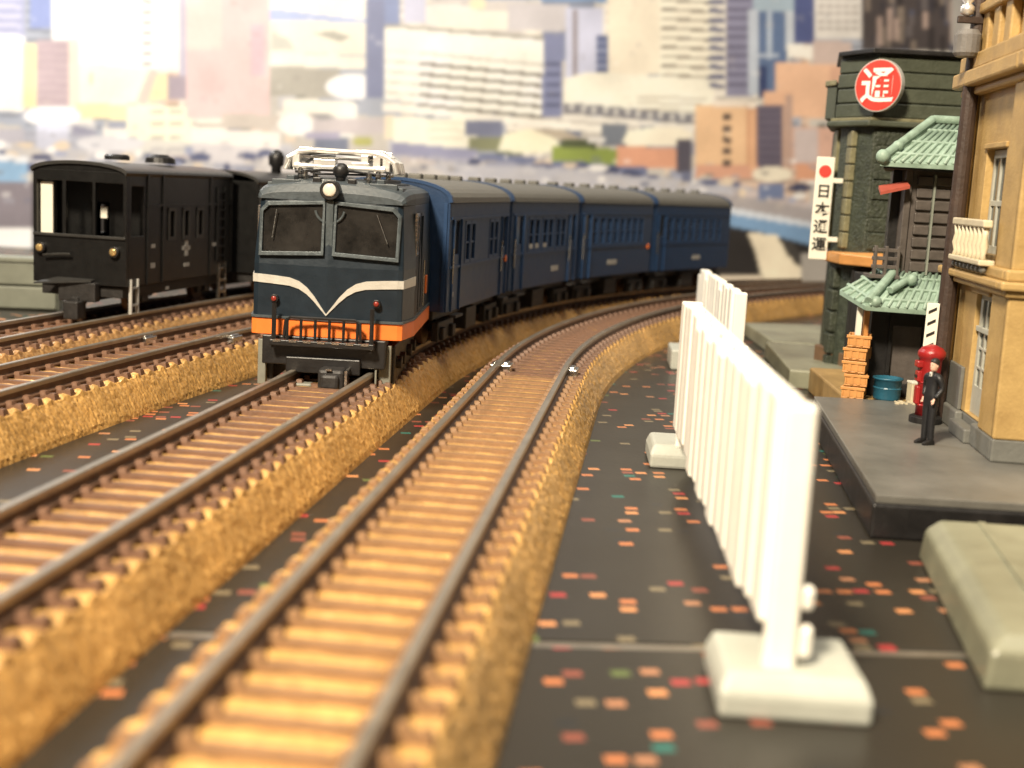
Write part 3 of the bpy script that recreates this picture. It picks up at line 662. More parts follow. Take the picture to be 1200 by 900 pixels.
    # tail markers on stalks
    for a in (-6.3, 6.0):
        k = MB().cyl((a, -.45, 8.4), (a, .6, 8.4), .5, .5, 14).build('tail_lamp', M_black, t, bevel=.05)
        MB().ball((a, -.5, 8.4), .32, 12, 1, .5, 1).build('red_lens', M_red, k, smooth=True)
    # front railing
    rl = MB()
    for a in (-4.4, -2.75, -1.05, .65, 2.35, 4.0): rl.tube([(a, -1.5, 3.6), (a, -1.5, 6.3)], .2)
    for a in (-6.0, 5.7): rl.tube([(a, -1.5, 2.6), (a, -1.5, 7.9)], .3)
    rl.tube([(-4.8, -1.5, 3.8), (-4.6, -1.5, 6.0), (-4.0, -1.5, 6.4), (3.7, -1.5, 6.4), (4.3, -1.5, 6.0), (4.4, -1.5, 3.8)], .19)
    rl.build('front_railing', M_black, t)
    MB().box(-6.4, 6.1, -2.1, -.9, 3.0, 3.7).build('front_step', M_black, t, bevel=.1)
    for a in (-5.5, -3.6, -1.9, -.2, 1.5, 3.2, 5.0): MB().box(a - .45, a + .45, -2.2, -1.9, 3.45, 3.75).build('step_tread', M_steel, t)
    MB().box(-7.6, 7.3, -.4, 2.5, .5, 4.0).box(-4.6, 4.4, -1.0, 1.5, -.3, 1.6).build('buffer_beam', M_black, t, bevel=.15)
    for a, w in ((-7.9, .5), (7.1, .75)):
        MB().box(a - w, a + w, 1.0, 2.0, -2.3, 3.3).build('cab_step', M_step, t, bevel=.12)
    MB().box(7.95, 8.15, 2.6, 4, -1.5, 2.4).build('guard_iron', M_dark, t); MB().box(6.1, 6.3, -.2, .4, -2.0, 1.4).build('guard_iron', M_step, t)
    cp = MB().box(-.2, 2.9, -4.0, -1.0, -2.2, .7).box(.2, 2.4, -4.6, -3.8, -1.7, .2).build('coupler', M_dark, t, bevel=.45)
    MB().box(2.95, 3.25, -3.6, -1.0, -1.3, .6).box(.8, 1.5, -4.3, -3.4, .6, .8).build('coupler_hook', M_steel, cp)
    MB().box(-1.2, -3.4, -2.2, -.6, -1.9, -1.4).build('air_hose', M_step, t, bevel=.2)
    bo = MB().box(-8.2, -6.6, 2.2, L_ - 1, -1.8, 3.2).box(6.6, 8.2, 2.2, L_ - 1, -1.8, 3.2).box(-6.6, 6.6, 2.4, L_ - 1, 1.0, 3.9).build('bogie', M_black, t, bevel=.2)
    for yy in (4.5, 12.5, 21): 
        for sx in (-1, 1): MB().cyl((sx * 4, yy, 2.8), (sx * 5, yy, 2.8), 2.8, n=20).build('wheel', M_dark, t)
    for yy in (5, 9, 17, 22): MB().cyl((8.2, yy, .8), (8.8, yy, .8), .8).build('axle_box', M_dark, t)
    # side window, door, handrails, plate
    for sx in (-1, 1):
        f_ = MB(); holed(6.4, 9.4, 14.0, 19.2, [(6.8, 9.0, 14.5, 18.8)], sx * 9.6, sx * 9.95, f_, swap=True); f_.build('cab_window_frame', M_steel, t)
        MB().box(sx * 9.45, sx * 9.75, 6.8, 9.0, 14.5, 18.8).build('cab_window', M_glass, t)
        f_ = MB(); holed(10.2, 14.0, 6.6, 19.2, [(10.6, 13.6, 7.0, 18.8)], sx * 9.7, sx * 9.98, f_, swap=True); f_.build('cab_door_frame', M_loco, t)
        MB().tube([(sx * 10.2, 14.6, 7), (sx * 10.2, 14.6, 13)], .1).build('grab_rail', M_steel, t)
        MB().box(sx * 9.9, sx * 10.12, 20, 21.2, 8.2, 10.6).build('side_marker', M_orange, t)
    # roof walkways, boxes and equipment
    for sx in (-1, 1):
        for k in range(3): MB().box(sx * (5.0 + k * 1.15), sx * (5.95 + k * 1.15), 3.6, 22, 22.5 - k * .45, 23.1 - k * .45).build('roof_walkway_board', M_loco_roof, t, bevel=.08)
        MB().box(sx * 7.6, sx * 4.2, 3.0, 3.6, 21.4, 22.6).build('walkway_end', M_loco_roof, t, bevel=.1)
        MB().cyl((sx * 3.9, 4.6, 22.7), (sx * 3.9, 4.6, 23.8), .35).cyl((sx * 3.9, 4.6, 23.0), (sx * 3.9, 4.6, 23.2), .6).build('roof_insulator', M_steel, t)
        MB().box(sx * 2.6, sx * 1.6, 2.6, 3.6, 22.2, 23.0).build('marker_box', M_black, t, bevel=.1)
    MB().tube([(-4.6, 5.6, 23.6), (-2, 5.2, 23.9), (2, 5.2, 23.9), (5.2, 6.2, 23.6)], .16).tube([(-3, 6, 23.4), (4.5, 8, 23.6)], .14).build('roof_conduit', M_black, t)
    # folded pantograph
    pg = MB()
    z0 = 24.3
    cv = [(-6.9, -.3), (-6.5, .9), (-5.2, 1.6), (-3, 1.85), (1.5, 1.85), (4, 1.75), (5.4, 1.5), (6.5, .8), (6.9, -.3)]
    for ya, yb in ((9.2, 16.5),): pg.loft([[(a, yy, z0 + c + dz) for a, c in cv] + [(a * .97, yy, z0 + c + dz - .18) for a, c in reversed(cv)] for yy, dz in ((ya, 0), (yb, .5))])
    for sx in (-1, 1):
        pg.tube([(sx * 5.2, 6.5, z0), (sx * 5.2, 17, z0)], .42, 8)
        pg.tube([(sx * 5.0, 7, z0), (sx * 4.2, 11.8, z0 + 1.0), (sx * 5.0, 17, z0 + .5)], .2, 8)
        pg.tube([(sx * 3.8, 9, z0 + 1.2), (sx * 2.2, 16.5, z0 + 1.5)], .16, 8)
    for yy in (6.5, 17): pg.tube([(-5.6, yy, z0), (5.6, yy, z0)], .36, 10)
    for yy in (7.6, 8.8, 10.6, 13, 15.2): pg.tube([(-6.9, yy, z0 - .5), (-6.6, yy, z0 + .9), (-5.2, yy, z0 + 1.75), (-3, yy, z0 + 2.0), (4, yy, z0 + 1.9), (5.4, yy, z0 + 1.6), (6.6, yy, z0 + .8), (6.9, yy, z0 - .5)], .36, 8)
    for xx in (-5.6, 2.9, 4.4, 5.6): pg.box(xx - .45, xx + .45, 7.4, 14, z0 - .2, z0 + 1.6)
    pg.box(-5.4, 5.4, 8.1, 8.6, z0 + 1.7, z0 + 2.3).box(-5.4, 5.4, 15, 15.4, z0 + 1.7, z0 + 2.3).box(-3.2, -.5, 6.2, 8.0, z0 - .4, z0 + .9).box(1.5, 3.6, 6.3, 8.0, z0 - .4, z0 + .7)
    pg.box(-5.2, 5.2, 9.0, 14.8, z0 + 1.0, z0 + 1.25)
    pp = pg.build('pantograph', M_chrome, t, bevel=.05)
    for sx in (-1, 1):
        for yy in (6.5, 17): MB().cyl((sx * 4.8, yy, 22.9), (sx * 4.8, yy, z0), .38, .3, 12).cyl((sx * 4.8, yy, 23.4), (sx * 4.8, yy, 23.7), .7).build('pantograph_insulator', M_steel, pp)
build_loco()

# ------------------------------------------------------------------ coaches
def coach(s, L_, label, wins, doors, marks, dz=0):
    x0, y0, _ = PB.at(s); x1, y1, _ = PB.at(s + L_); h = math.atan2(x1 - x0, y1 - y0)
    t = empty('passenger_coach', (x0, y0, 6), -h, label, 'railway coach', 'blue coaches behind the locomotive')
    W = 8.7; z0, z1 = 5.0, 20.3
    holes = [(a, a + w, 11.6, 17.6) for a, w in wins] + [(a, a + w, 13.0, 17.8) for a, w in doors]
    b = MB()
    holed(0.6, L_ - .6, z0, z1, holes, W - .7, W, b, swap=True); holed(0.6, L_ - .6, z0, z1, holes, -W, -W + .7, b, swap=True)
    def endw(y_, y2): 
        n = 14; pl = [(-W, z0), (W, z0)] + [(W * math.cos(math.pi * i / n), z1 + 2.9 * math.sin(math.pi * i / n) ** .85) for i in range(n + 1)]
        m_ = len(pl); b.add([(a, y_, c) for a, c in pl] + [(a, y2, c) for a, c in pl], [tuple(range(m_)), tuple(range(m_, 2 * m_))] + [(i, (i + 1) % m_, m_ + (i + 1) % m_, m_ + i) for i in range(m_)])
    endw(0, .6); endw(L_ - .6, L_)
    b.box(-W + .7, W - .7, .6, L_ - .6, z0, z0 + .6)
    b.build('body', M_blue, t, bevel=.08)
    # roof shell
    n = 16; prof = [(W * 1.02 * math.cos(math.pi * i / n), z1 + .05 + 3.1 * math.sin(math.pi * i / n) ** .85) for i in range(n + 1)]
    inner = [(a * .93, z1 + (c - z1) * .86 - .05) for a, c in reversed(prof)]
    ring = prof + inner
    MB().loft([[(a, y_, c) for a, c in ring] for y_ in (.7, L_ - .7)]).build('roof', M_croof, t, smooth=False)
    rim = [(a * 1.015, c + .12) for a, c in prof] + [(a * .96, z1 + (c - z1) * .9) for a, c in reversed(prof)]
    for ya in (-.15, L_ - .65): MB().loft([[(a, ya, c) for a, c in rim], [(a, ya + .8, c) for a, c in rim]]).build('roof_rim', M_blue_l, t)
    # end door / vestibule plates
    for ya, sg in ((0, -1), (L_, 1)):
        MB().box(-2.6, 2.6, ya, ya + sg * 1.2, z0 - .3, 18.6).build('gangway', M_dark, t, bevel=.2)
        for a in (-8.1, -4.4, 4.4, 8.1): MB().box(a - .25, a + .25, ya, ya + sg * .25, z0, z1).build('end_rib', M_blue_l, t)
    for sx in (-1, 1):
        X = sx * W
        for zb in (11.1, 18.0): MB().box(X, X + sx * .18, .8, L_ - .8, zb, zb + .35).build('belt_rail', M_blue_l, t)
        for a, w in wins:
            f_ = MB(); holed(a - .25, a + w + .25, 11.55, 17.7, [(a + .25, a + w - .25, 12.0, 17.2), ], X - sx * .25, X + sx * .1, f_, swap=True)
            fo = f_.build('window_frame', M_blue_l, t)
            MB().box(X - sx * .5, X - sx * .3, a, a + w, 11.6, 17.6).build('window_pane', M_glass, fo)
            MB().box(X - sx * .22, X - sx * .02, a + .25, a + w - .25, 14.4, 14.65).build('sash_bar', M_blue_l, fo)
        for a, w in doors:
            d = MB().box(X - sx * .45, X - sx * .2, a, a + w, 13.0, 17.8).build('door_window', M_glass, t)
            for yy in (a - .7, a + w + .4): MB().box(X, X + sx * .3, yy, yy + .3, z0, 18).build('door_jamb', M_blue_l, t)
            MB().tube([(X + sx * .35, a - 1.1, 9), (X + sx * .35, a - 1.1, 14)], .11).build('handrail', M_steel, t)
            MB().box(X - sx * .2, X + sx * .9, a - .4, a + w + .4, z0 - .9, z0 - .5).build('footboard', M_dark, t)
        for a, z, w, hh in marks: MB().box(X, X + sx * .06, a, a + w, z, z + hh).build('side_plate', M_mark, t)
    (s in (171.0, 257.0)) and MB().box(W, W + .35, L_ - 3.0, L_ - 2.3, 10.4, 11.4).build('tail_marker', M_orange, t, bevel=.1)
    for k in range(5): MB().box(-1.0, 1.0, 4 + k * (L_ - 8) / 4 - .9, 4 + k * (L_ - 8) / 4 + .9, z1 + 3.0, z1 + 3.9).build('roof_ventilator', M_croof, t, bevel=.25)
    u = MB().box(-6.5, 6.5, 1, L_ - 1, 3.6, z0).box(-7.6, 7.6, L_ * .42, L_ * .58, .9, 4.2).box(-.6, .6, -2, L_ + 2, 1.8, 3.0)
    u.build('underframe', M_dark, t, bevel=.15)
    for yy in (5.5, L_ - 5.5):
        bg_ = MB().box(-7.4, -6.3, yy - 4.4, yy + 4.4, .6, 3.4).box(6.3, 7.4, yy - 4.4, yy + 4.4, .6, 3.4).box(-6, 6, yy - 1, yy + 1, 1.6, 3.6)
        for sx in (-1, 1):
            for q in (-2.7, 2.7): bg_.box(sx * 7.3, sx * 8.0, yy + q - .8, yy + q + .8, .8, 2.6)
        bo = bg_.build('bogie', M_dark, t, bevel=.15)
        for sx in (-1, 1):
            for q in (-2.7, 2.7): MB().cyl((sx * 4, yy + q, 1.9), (sx * 5, yy + q, 1.9), 1.95, n=16).build('wheel', M_rail_side, bo)
CW = [(9.6, 2.6), (13.0, 2.6), (17.6, 2.6), (21.0, 2.6), (25.6, 2.6), (29.0, 2.6)]
coach(171.0, 40.5, 'dark blue coach coupled directly behind the locomotive', [CW[0], CW[1], CW[4], CW[5]], [(2.6, 3.4), (35.0, 2.8)], [(3, 7.0, .5, .7)])
coach(214.0, 40.5, 'second blue coach behind the locomotive, with pale blinds in its windows', CW, [(2.6, 3.4), (35.0, 2.8)], [(24, 7.4, 4.2, 1.0), (10, 12.1, 2.0, .8), (13.4, 12.1, 2.0, .8), (18, 12.1, 2.0, .8)])
coach(257.0, 40.5, 'third blue coach behind the locomotive, its pale end face showing', [(6 + k * 3.7, 2.5) for k in range(8)], [(2.2, 2.4)], [(15, 7.4, 5, 1.0)])
coach(300.0, 40.0, 'last blue coach of the train, farthest from the locomotive', [(6 + k * 3.7, 2.5) for k in range(8)], [(2.2, 2.4)], [(20, 7.4, 4, 1.0)])

# ------------------------------------------------------------------ black brake van and wagons on the far left track
def wagon_frame(t, L_, W=7.6):
    MB().box(-W + .8, W - .8, .8, L_ - .8, 2.6, 4.3).box(-.6, .6, -1.5, L_ + 1.5, 1.6, 2.6).build('underframe', M_dark, t, bevel=.12)
    for yy in (8, L_ - 8):
        for sx in (-1, 1):
            MB().cyl((sx * 4, yy, 2.4), (sx * 5, yy, 2.4), 2.5, n=18).build('wheel', M_rail_side, t)
            MB().box(sx * 5.6, sx * 6.3, yy - 2.6, yy + 2.6, 1.4, 3.4).box(sx * 6.2, sx * 6.8, yy - .7, yy + .7, 1.6, 3.0).build('axle_guard', M_dark, t, bevel=.1)
def arch_roof(L_, W, z1, rise, ya=-.4, yb=.4, th=.5, n=14):
    top = [(W * math.cos(math.pi * i / n), z1 + rise * math.sin(math.pi * i / n)) for i in range(n + 1)]
    ring = top + [(a * .97, c - th) for a, c in reversed(top)]
    return MB().loft([[(a, y_, c) for a, c in ring] for y_ in (ya, L_ + yb)])
def ladder(t, X, y0, y1, z0, z1, n, m_=None, name='ladder', proud=.35):
    mb = MB(); sg = 1 if X > 0 else -1
    for yy in (y0, y1): mb.box(X, X + sg * proud, yy - .15, yy + .15, z0, z1)
    for k in range(n): z = z0 + (z1 - z0) * (k + .5) / n; mb.box(X + sg * .1, X + sg * proud, y0, y1, z - .15, z + .15)
    mb.build(name, m_ or M_wagon, t)
def brake_van():
    x, y, h = PD.at(167.5)
    t = empty('brake_van', (x - 1.9, y, 6), -h + .02, 'black brake van with open end windows and two amber lamps, at the far left', 'railway wagon')
    W, L_, z0, z1 = 7.8, 40, 4.5, 21.9
    b = MB()
    holed(-W, W, z0 + .0, z1, [(-W + .6, -2.9, 11.9, 20.2), (-2.3, 2.1, 11.9, 20.2), (2.6, W - .6, 11.9, 20.2)], 0, .7, b)
    sw = [(a, a + 2.0, 11.5, 16.2) for a in (14.5, 20, 25.5)]
    for sg in (-1, 1): holed(6.5, L_, z0, z1, sw, sg * W, sg * (W - .7), b, swap=True); holed(.7, 6.5, z0, z1, [(1.6, 5.8, 12.2, 19.9)], sg * W, sg * (W - .7), b, swap=True)
    b.box(-W + .7, W - .7, L_ - .7, L_, z0, z1).box(-W + .7, W - .7, .7, L_ - .7, z0, z0 + .5)
    holed(-W + .7, W - .7, z0, z1, [(-1.5, 1.5, z0 + .6, 17)], 6.5, 7.0, b)
    n = 14
    pl = [(-W, z1)] + [(-W * math.cos(math.pi * i / n), z1 + 1.3 * math.sin(math.pi * i / n)) for i in range(n + 1)] + [(W, z1)]
    b.add([(a, .01, c) for a, c in pl] + [(a, .69, c) for a, c in pl], [tuple(range(len(pl))), tuple(range(len(pl), 2 * len(pl)))] + [(i, (i + 1) % len(pl), len(pl) + (i + 1) % len(pl), len(pl) + i) for i in range(len(pl))])
    b.build('body', M_wagon, t, bevel=.08)
    arch_roof(L_, W + .25, z1, 1.5).build('roof', M_wroof, t)
    MB().box(-W + .1, W - .1, -.35, 0, 11.7, 12.15).build('window_sill', M_wroof, t, bevel=.08)
    for a in (-6.3, 6.0):
        k = MB().cyl((a, -.8, 9.8), (a, 0, 9.8), .85, n=16).build('end_lamp', M_black, t, bevel=.08)
        MB().ball((a, -.85, 9.8), .6, 12, 1, .4, 1).build('amber_lens', M_amber, k, smooth=True)
    MB().tube([(-5.6, -.9, 8.7), (-3, -.9, 9.0), (-1, -.9, 9.1)], .2).build('grab_bar', M_wroof, t)
    MB().add([(-6.2, -2.6, 4.6), (2.6, -1.2, 5.3), (2.6, 0, 5.4), (-3.8, 0, 5.4), (-6.2, -2.6, 4.35), (2.6, -1.2, 5.0), (2.6, 0, 5.0), (-3.8, 0, 5.0)], [(0, 1, 2, 3), (7, 6, 5, 4), (0, 4, 5, 1), (1, 5, 6, 2), (2, 6, 7, 3), (3, 7, 4, 0)]).build('end_platform', M_wroof, t)
    MB().box(-3.0, 3.2, -1.1, .6, 1.9, 4.9).box(-1.2, 1.2, -2.8, 0, -.8, 2.0).build('coupler', M_dark, t, bevel=.2)
    ladder(t, W - .2, 1.4, 3.6, .2, 5.6, 2, M_mark, 'step', .5)
    ladder(t, W - .2, L_ - 5.4, L_ - 2.6, .2, 6.6, 3, M_steel, 'step', .5)
    ladder(t, W, L_ - 6.5, L_ - 3.4, 7, 20, 8)
    for a, z, w, hh in ((8.0, 7.0, 1.6, .8), (8.2, 10.2, 1.4, .6), (19.6, 9.4, 3.0, .7), (20.6, 8.4, 1.2, 2.6), (20.4, 6.6, 2.0, .6), (31.8, 9.6, 2.0, .6), (13.5, 3.2, 1.2, .5)): MB().box(W, W + .08, a, a + w, z, z + hh).build('lettering_patch', M_mark, t)
    MB().box(W, W + .25, 6.4, L_, 16.8, 17.1).build('side_rib', M_wagon, t); 
    for a in (6.7, 12, 30.5, L_ - .4): MB().box(W, W + .22, a, a + .5, z0, z1).build('side_rib', M_wagon, t)
    for a, w in ((14.5, 2), (20, 2), (25.5, 2)):
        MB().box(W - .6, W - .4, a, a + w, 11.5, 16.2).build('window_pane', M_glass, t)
        f_ = MB(); holed(a - .3, a + w + .3, 11.2, 16.5, [(a + .2, a + w - .2, 11.8, 16)], W - .1, W + .22, f_, swap=True); f_.build('window_frame', M_wroof, t)
    MB().lathe([(2.0, 0), (2.0, .6), (1.7, .9)], (-.6, 13, z1 + 1.9)).build('roof_ventilator', M_black, t)
    MB().lathe([(2.6, 0), (2.4, .9), (1.2, 1.5)], (1.6, 24, z1 + 1.7)).build('roof_ventilator', M_black, t)
    # inside the end openings: white panel painting in the bright reflex, and a notice
    MB().box(-7.0, -5.0, .9, 1.2, 11, 19.9).build('reflex_panel', M_sign, t)
    MB().box(.3, 1.4, 6.0, 6.4, 14.6, 16.4).build('notice', M_sign, t)
    wagon_frame(t, L_)
brake_van()
def box_wagon(s, L_, label, stove):
    x, y, h = PD.at(s)
    t = empty('goods_van', (x, y, 6), -h, label, 'railway wagon', 'black goods vans behind the brake van')
    W, z0, z1 = 8.0, 4.3, 21.2
    MB().box(-W, W, 0, L_, z0, z1).build('body', M_wagon, t, bevel=.1)
    arch_roof(L_, W + .25, z1, 1.9).build('roof', M_wroof, t)
    ladder(t, W, .8, 3.8, 5, 20.6, 9, M_wroof)
    MB().box(W, W + .3, 12, L_ - 12, 5, 20).build('sliding_door', M_wagon, t, bevel=.06)
    for a in (6, 10.5, L_ - 11, L_ - 6): MB().box(W, W + .25, a, a + .5, z0, z1).build('side_rib', M_wagon, t)
    for k in range(10): MB().box(W, W + .1, 4.4, 11.4, 6 + k * 1.4, 6.1 + k * 1.4).build('plank_line', M_dark, t)
    for a, z, w, hh in ((5.5, 9.6, 2.2, .6), (5.6, 8.0, 2.6, .7), (5.4, 4.8, 1.2, .6)): MB().box(W + .1, W + .2, a, a + w, z, z + hh).build('lettering_patch', M_mark, t)
    if stove: MB().lathe([(1.0, 0), (1.0, 1.6), (1.5, 2.0), (1.6, 3.6), (1.1, 4.6), (.4, 5.0)], (2.5, 19, z1 + 1.3)).build('stove_pipe', M_black, t, smooth=True)
    wagon_frame(t, L_)
box_wagon(210.5, 46, 'black goods van with a round stove pipe, coupled behind the brake van', True)
box_wagon(260, 46, 'rearmost black goods van, hidden mostly behind the locomotive', False)

# ------------------------------------------------------------------ retaining wall at the far left
w = empty('retaining_wall', (-125, 243, 0), math.radians(9), 'grey green block wall behind the brake van at the left edge', 'wall')
MB().box(-60, 36, .6, 6, 0, 9.2).build('wall_core', M_wall, w)
for r_ in range(2):
    for k in range(8):
        MB().box(-60 + k * 12 + r_ * 0 + .25, -48 + k * 12 - .25, -.3 + rnd.uniform(-.15, .15), .62, .3 + r_ * 4.6, 4.6 + r_ * 4.6).build('stone_block', M_wall, w, bevel=.3)
MB().box(-60, 36, -.8, 6.2, 9.25, 10.2).build('coping', M_wall, w, bevel=.2)

# ------------------------------------------------------------------ white fences
def fence(x0, y0, x1, y1, n, label, foot_m, zt=18.2, feet=((0, 1), (1, 1)), zb=4.6):
    L_ = math.hypot(x1 - x0, y1 - y0); h = math.atan2(x1 - x0, y1 - y0)
    t = empty('platform_fence', (x0, y0, 0), -h, label, 'fence', 'white board fences standing beside the track')
    pitch = (L_ - 1.8) / n
    brd = MB().prism([(-1.3, .0), (.1, .0), (.1, pitch * .78), (-1.3, pitch * .78)], 0, zt - zb)
    src = None
    for k in range(n):
        o = brd.build('fence_board', M_fence, t, bevel=.18) if src is None else inst(src, t, (0, 0, 0))
        if src is None: src = o
        o.location = (rnd.uniform(-.08, .08), 1.0 + k * pitch, zb + rnd.choice((-.9, -.4, 0, .3))); 
    for z in (zb + 1.6, zt - 1.9): MB().box(.11, 1.0, .4, L_ - .4, z, z + 1.5).build('cross_rail', M_fence, t, bevel=.15)
    for yy in (0, L_ - 1.7):
        MB().box(-.8, 1.05, yy, yy + 1.3, 2.2, zt - .1).build('post', M_fence, t, bevel=.25)
        if yy == 0:
            for za, zb, xx in ((3.0, 4.9, 2.0), (5.9, 7.3, 1.9)): MB().box(1.1, xx, yy + .3, yy + 1.4, za, zb).build('post_bracket', M_fence, t, bevel=.3)
    for (f_, on) in feet:
        if not on: continue
        yy = 2.2 if f_ == 0 else L_ + 2.0
        w_, d_ = 4.4, 4.2
        ft = MB().prism([(-w_, -d_), (w_, -d_), (w_, d_), (-w_, d_)], 0, 1.5).add([], [])
        ft = MB().loft([[(-w_, -d_, 0), (w_, -d_, 0), (w_, d_, 0), (-w_, d_, 0)], [(-w_, -d_, 1.5), (w_, -d_, 1.5), (w_, d_, 1.5), (-w_, d_, 1.5)], [(-w_ + .4, -d_ + .8, 2.5), (w_ - .4, -d_ + .8, 2.5), (w_ - .4, d_ - .5, 2.5), (-w_ + .4, d_ - .5, 2.5)]])
        ft.build('foot_block', foot_m, t, bevel=.3, loc=(0.9, yy, 0))
    return t
fence(16.4, 71.5, 18.9, 137.5, 15, 'long white board fence on pale grey feet, nearest the camera', M_foot)
fence(33.2, 190, 35.2, 243, 12, 'smaller white board fence farther back, behind the end of the long one', M_foot2, zt=15.4, feet=((0, 0), (0, 0)), zb=3)
k = MB().prism([(26.4, 213), (31, 212.6), (31.6, 223), (27, 223.5)], 0, 3.4).build('foot_block', M_foot, None, bevel=.3)
tag(k, 'small pale block standing on the table behind the long fence', 'block')

# ------------------------------------------------------------------ slabs and diorama bases on the right
def slab(name, pts, z0, z1, m_, label, inset=.35, bevel=.3, cat='platform slab', planks=None):
    k = MB().prism(pts, z0, z1).build(name, m_, None, bevel=bevel); tag(k, label, cat); return k
t = empty('building_base', (45, 125, 0), 0, 'dark grey base with a pale top under the yellow building and the standing man', 'base')
poly = [(32.6 - 45, 111.0 - 125), (100 - 45, 108.5 - 125), (100 - 45, 166 - 125), (39.6 - 45, 167.2 - 125)]
MB().prism(poly, 0, 3.2).build('plinth', M_black, t, bevel=.25)
MB().prism([(a * .985 + .1, b * .985) for a, b in poly], 3.2, 4.0).build('pavement', M_base, t, bevel=.12)
t = empty('boarding_ramp', (45, 92, 0), 0, 'pale olive ramp slab at the right edge, in front of the dark grey base', 'ramp')
rp = [(35.6 - 45, 105.5 - 92), (30.6 - 45, 76 - 92), (62 - 45, 75 - 92), (66 - 45, 104.2 - 92)]
MB().loft([[(a - .3, b, 0) for a, b in rp], [(a, b, 2.6) for a, b in rp], [(rp[0][0] + 1, rp[0][1] - .6, 3.6), (rp[1][0] + 1.2, rp[1][1] + 1.2, 3.4), (rp[2][0], rp[2][1] + 1.2, 3.4), (rp[3][0], rp[3][1] - .6, 3.6)]]).build('slab', M_olive, t, bevel=.3)
for k_ in range(5):
    MB().add([(a, b, z) for z in (3.45, 3.72) for a, b in ((rp[0][0] + 4 + k_ * 5, rp[0][1] - 1), (rp[1][0] + 4.5 + k_ * 5, rp[1][1] + 1.6), (rp[1][0] + 5.1 + k_ * 5, rp[1][1] + 1.6), (rp[0][0] + 4.6 + k_ * 5, rp[0][1] - 1))], [(0, 1, 2, 3), (4, 5, 6, 7), (0, 1, 5, 4), (1, 2, 6, 5), (2, 3, 7, 6), (3, 0, 4, 7)]).build('ramp_rib', M_olive, t)
slab('paving_slab', [(43.4, 199), (58, 197), (60, 234), (46.6, 236.5)], 0, 3.0, M_olive, 'olive paving slab beside the brown wedge of the green building', cat='slab')
slab('paving_slab', [(48.5, 240), (61, 238.5), (66, 276), (48.8, 272)], 0, 2.8, M_olive, 'farther olive paving slab touching the curved track', cat='slab')
slab('shop_base', [(44.4, 168), (98, 167), (98, 196), (46, 197)], 0, 3.8, M_ochre, 'ochre base carrying the black shop, bucket and crates', cat='base')

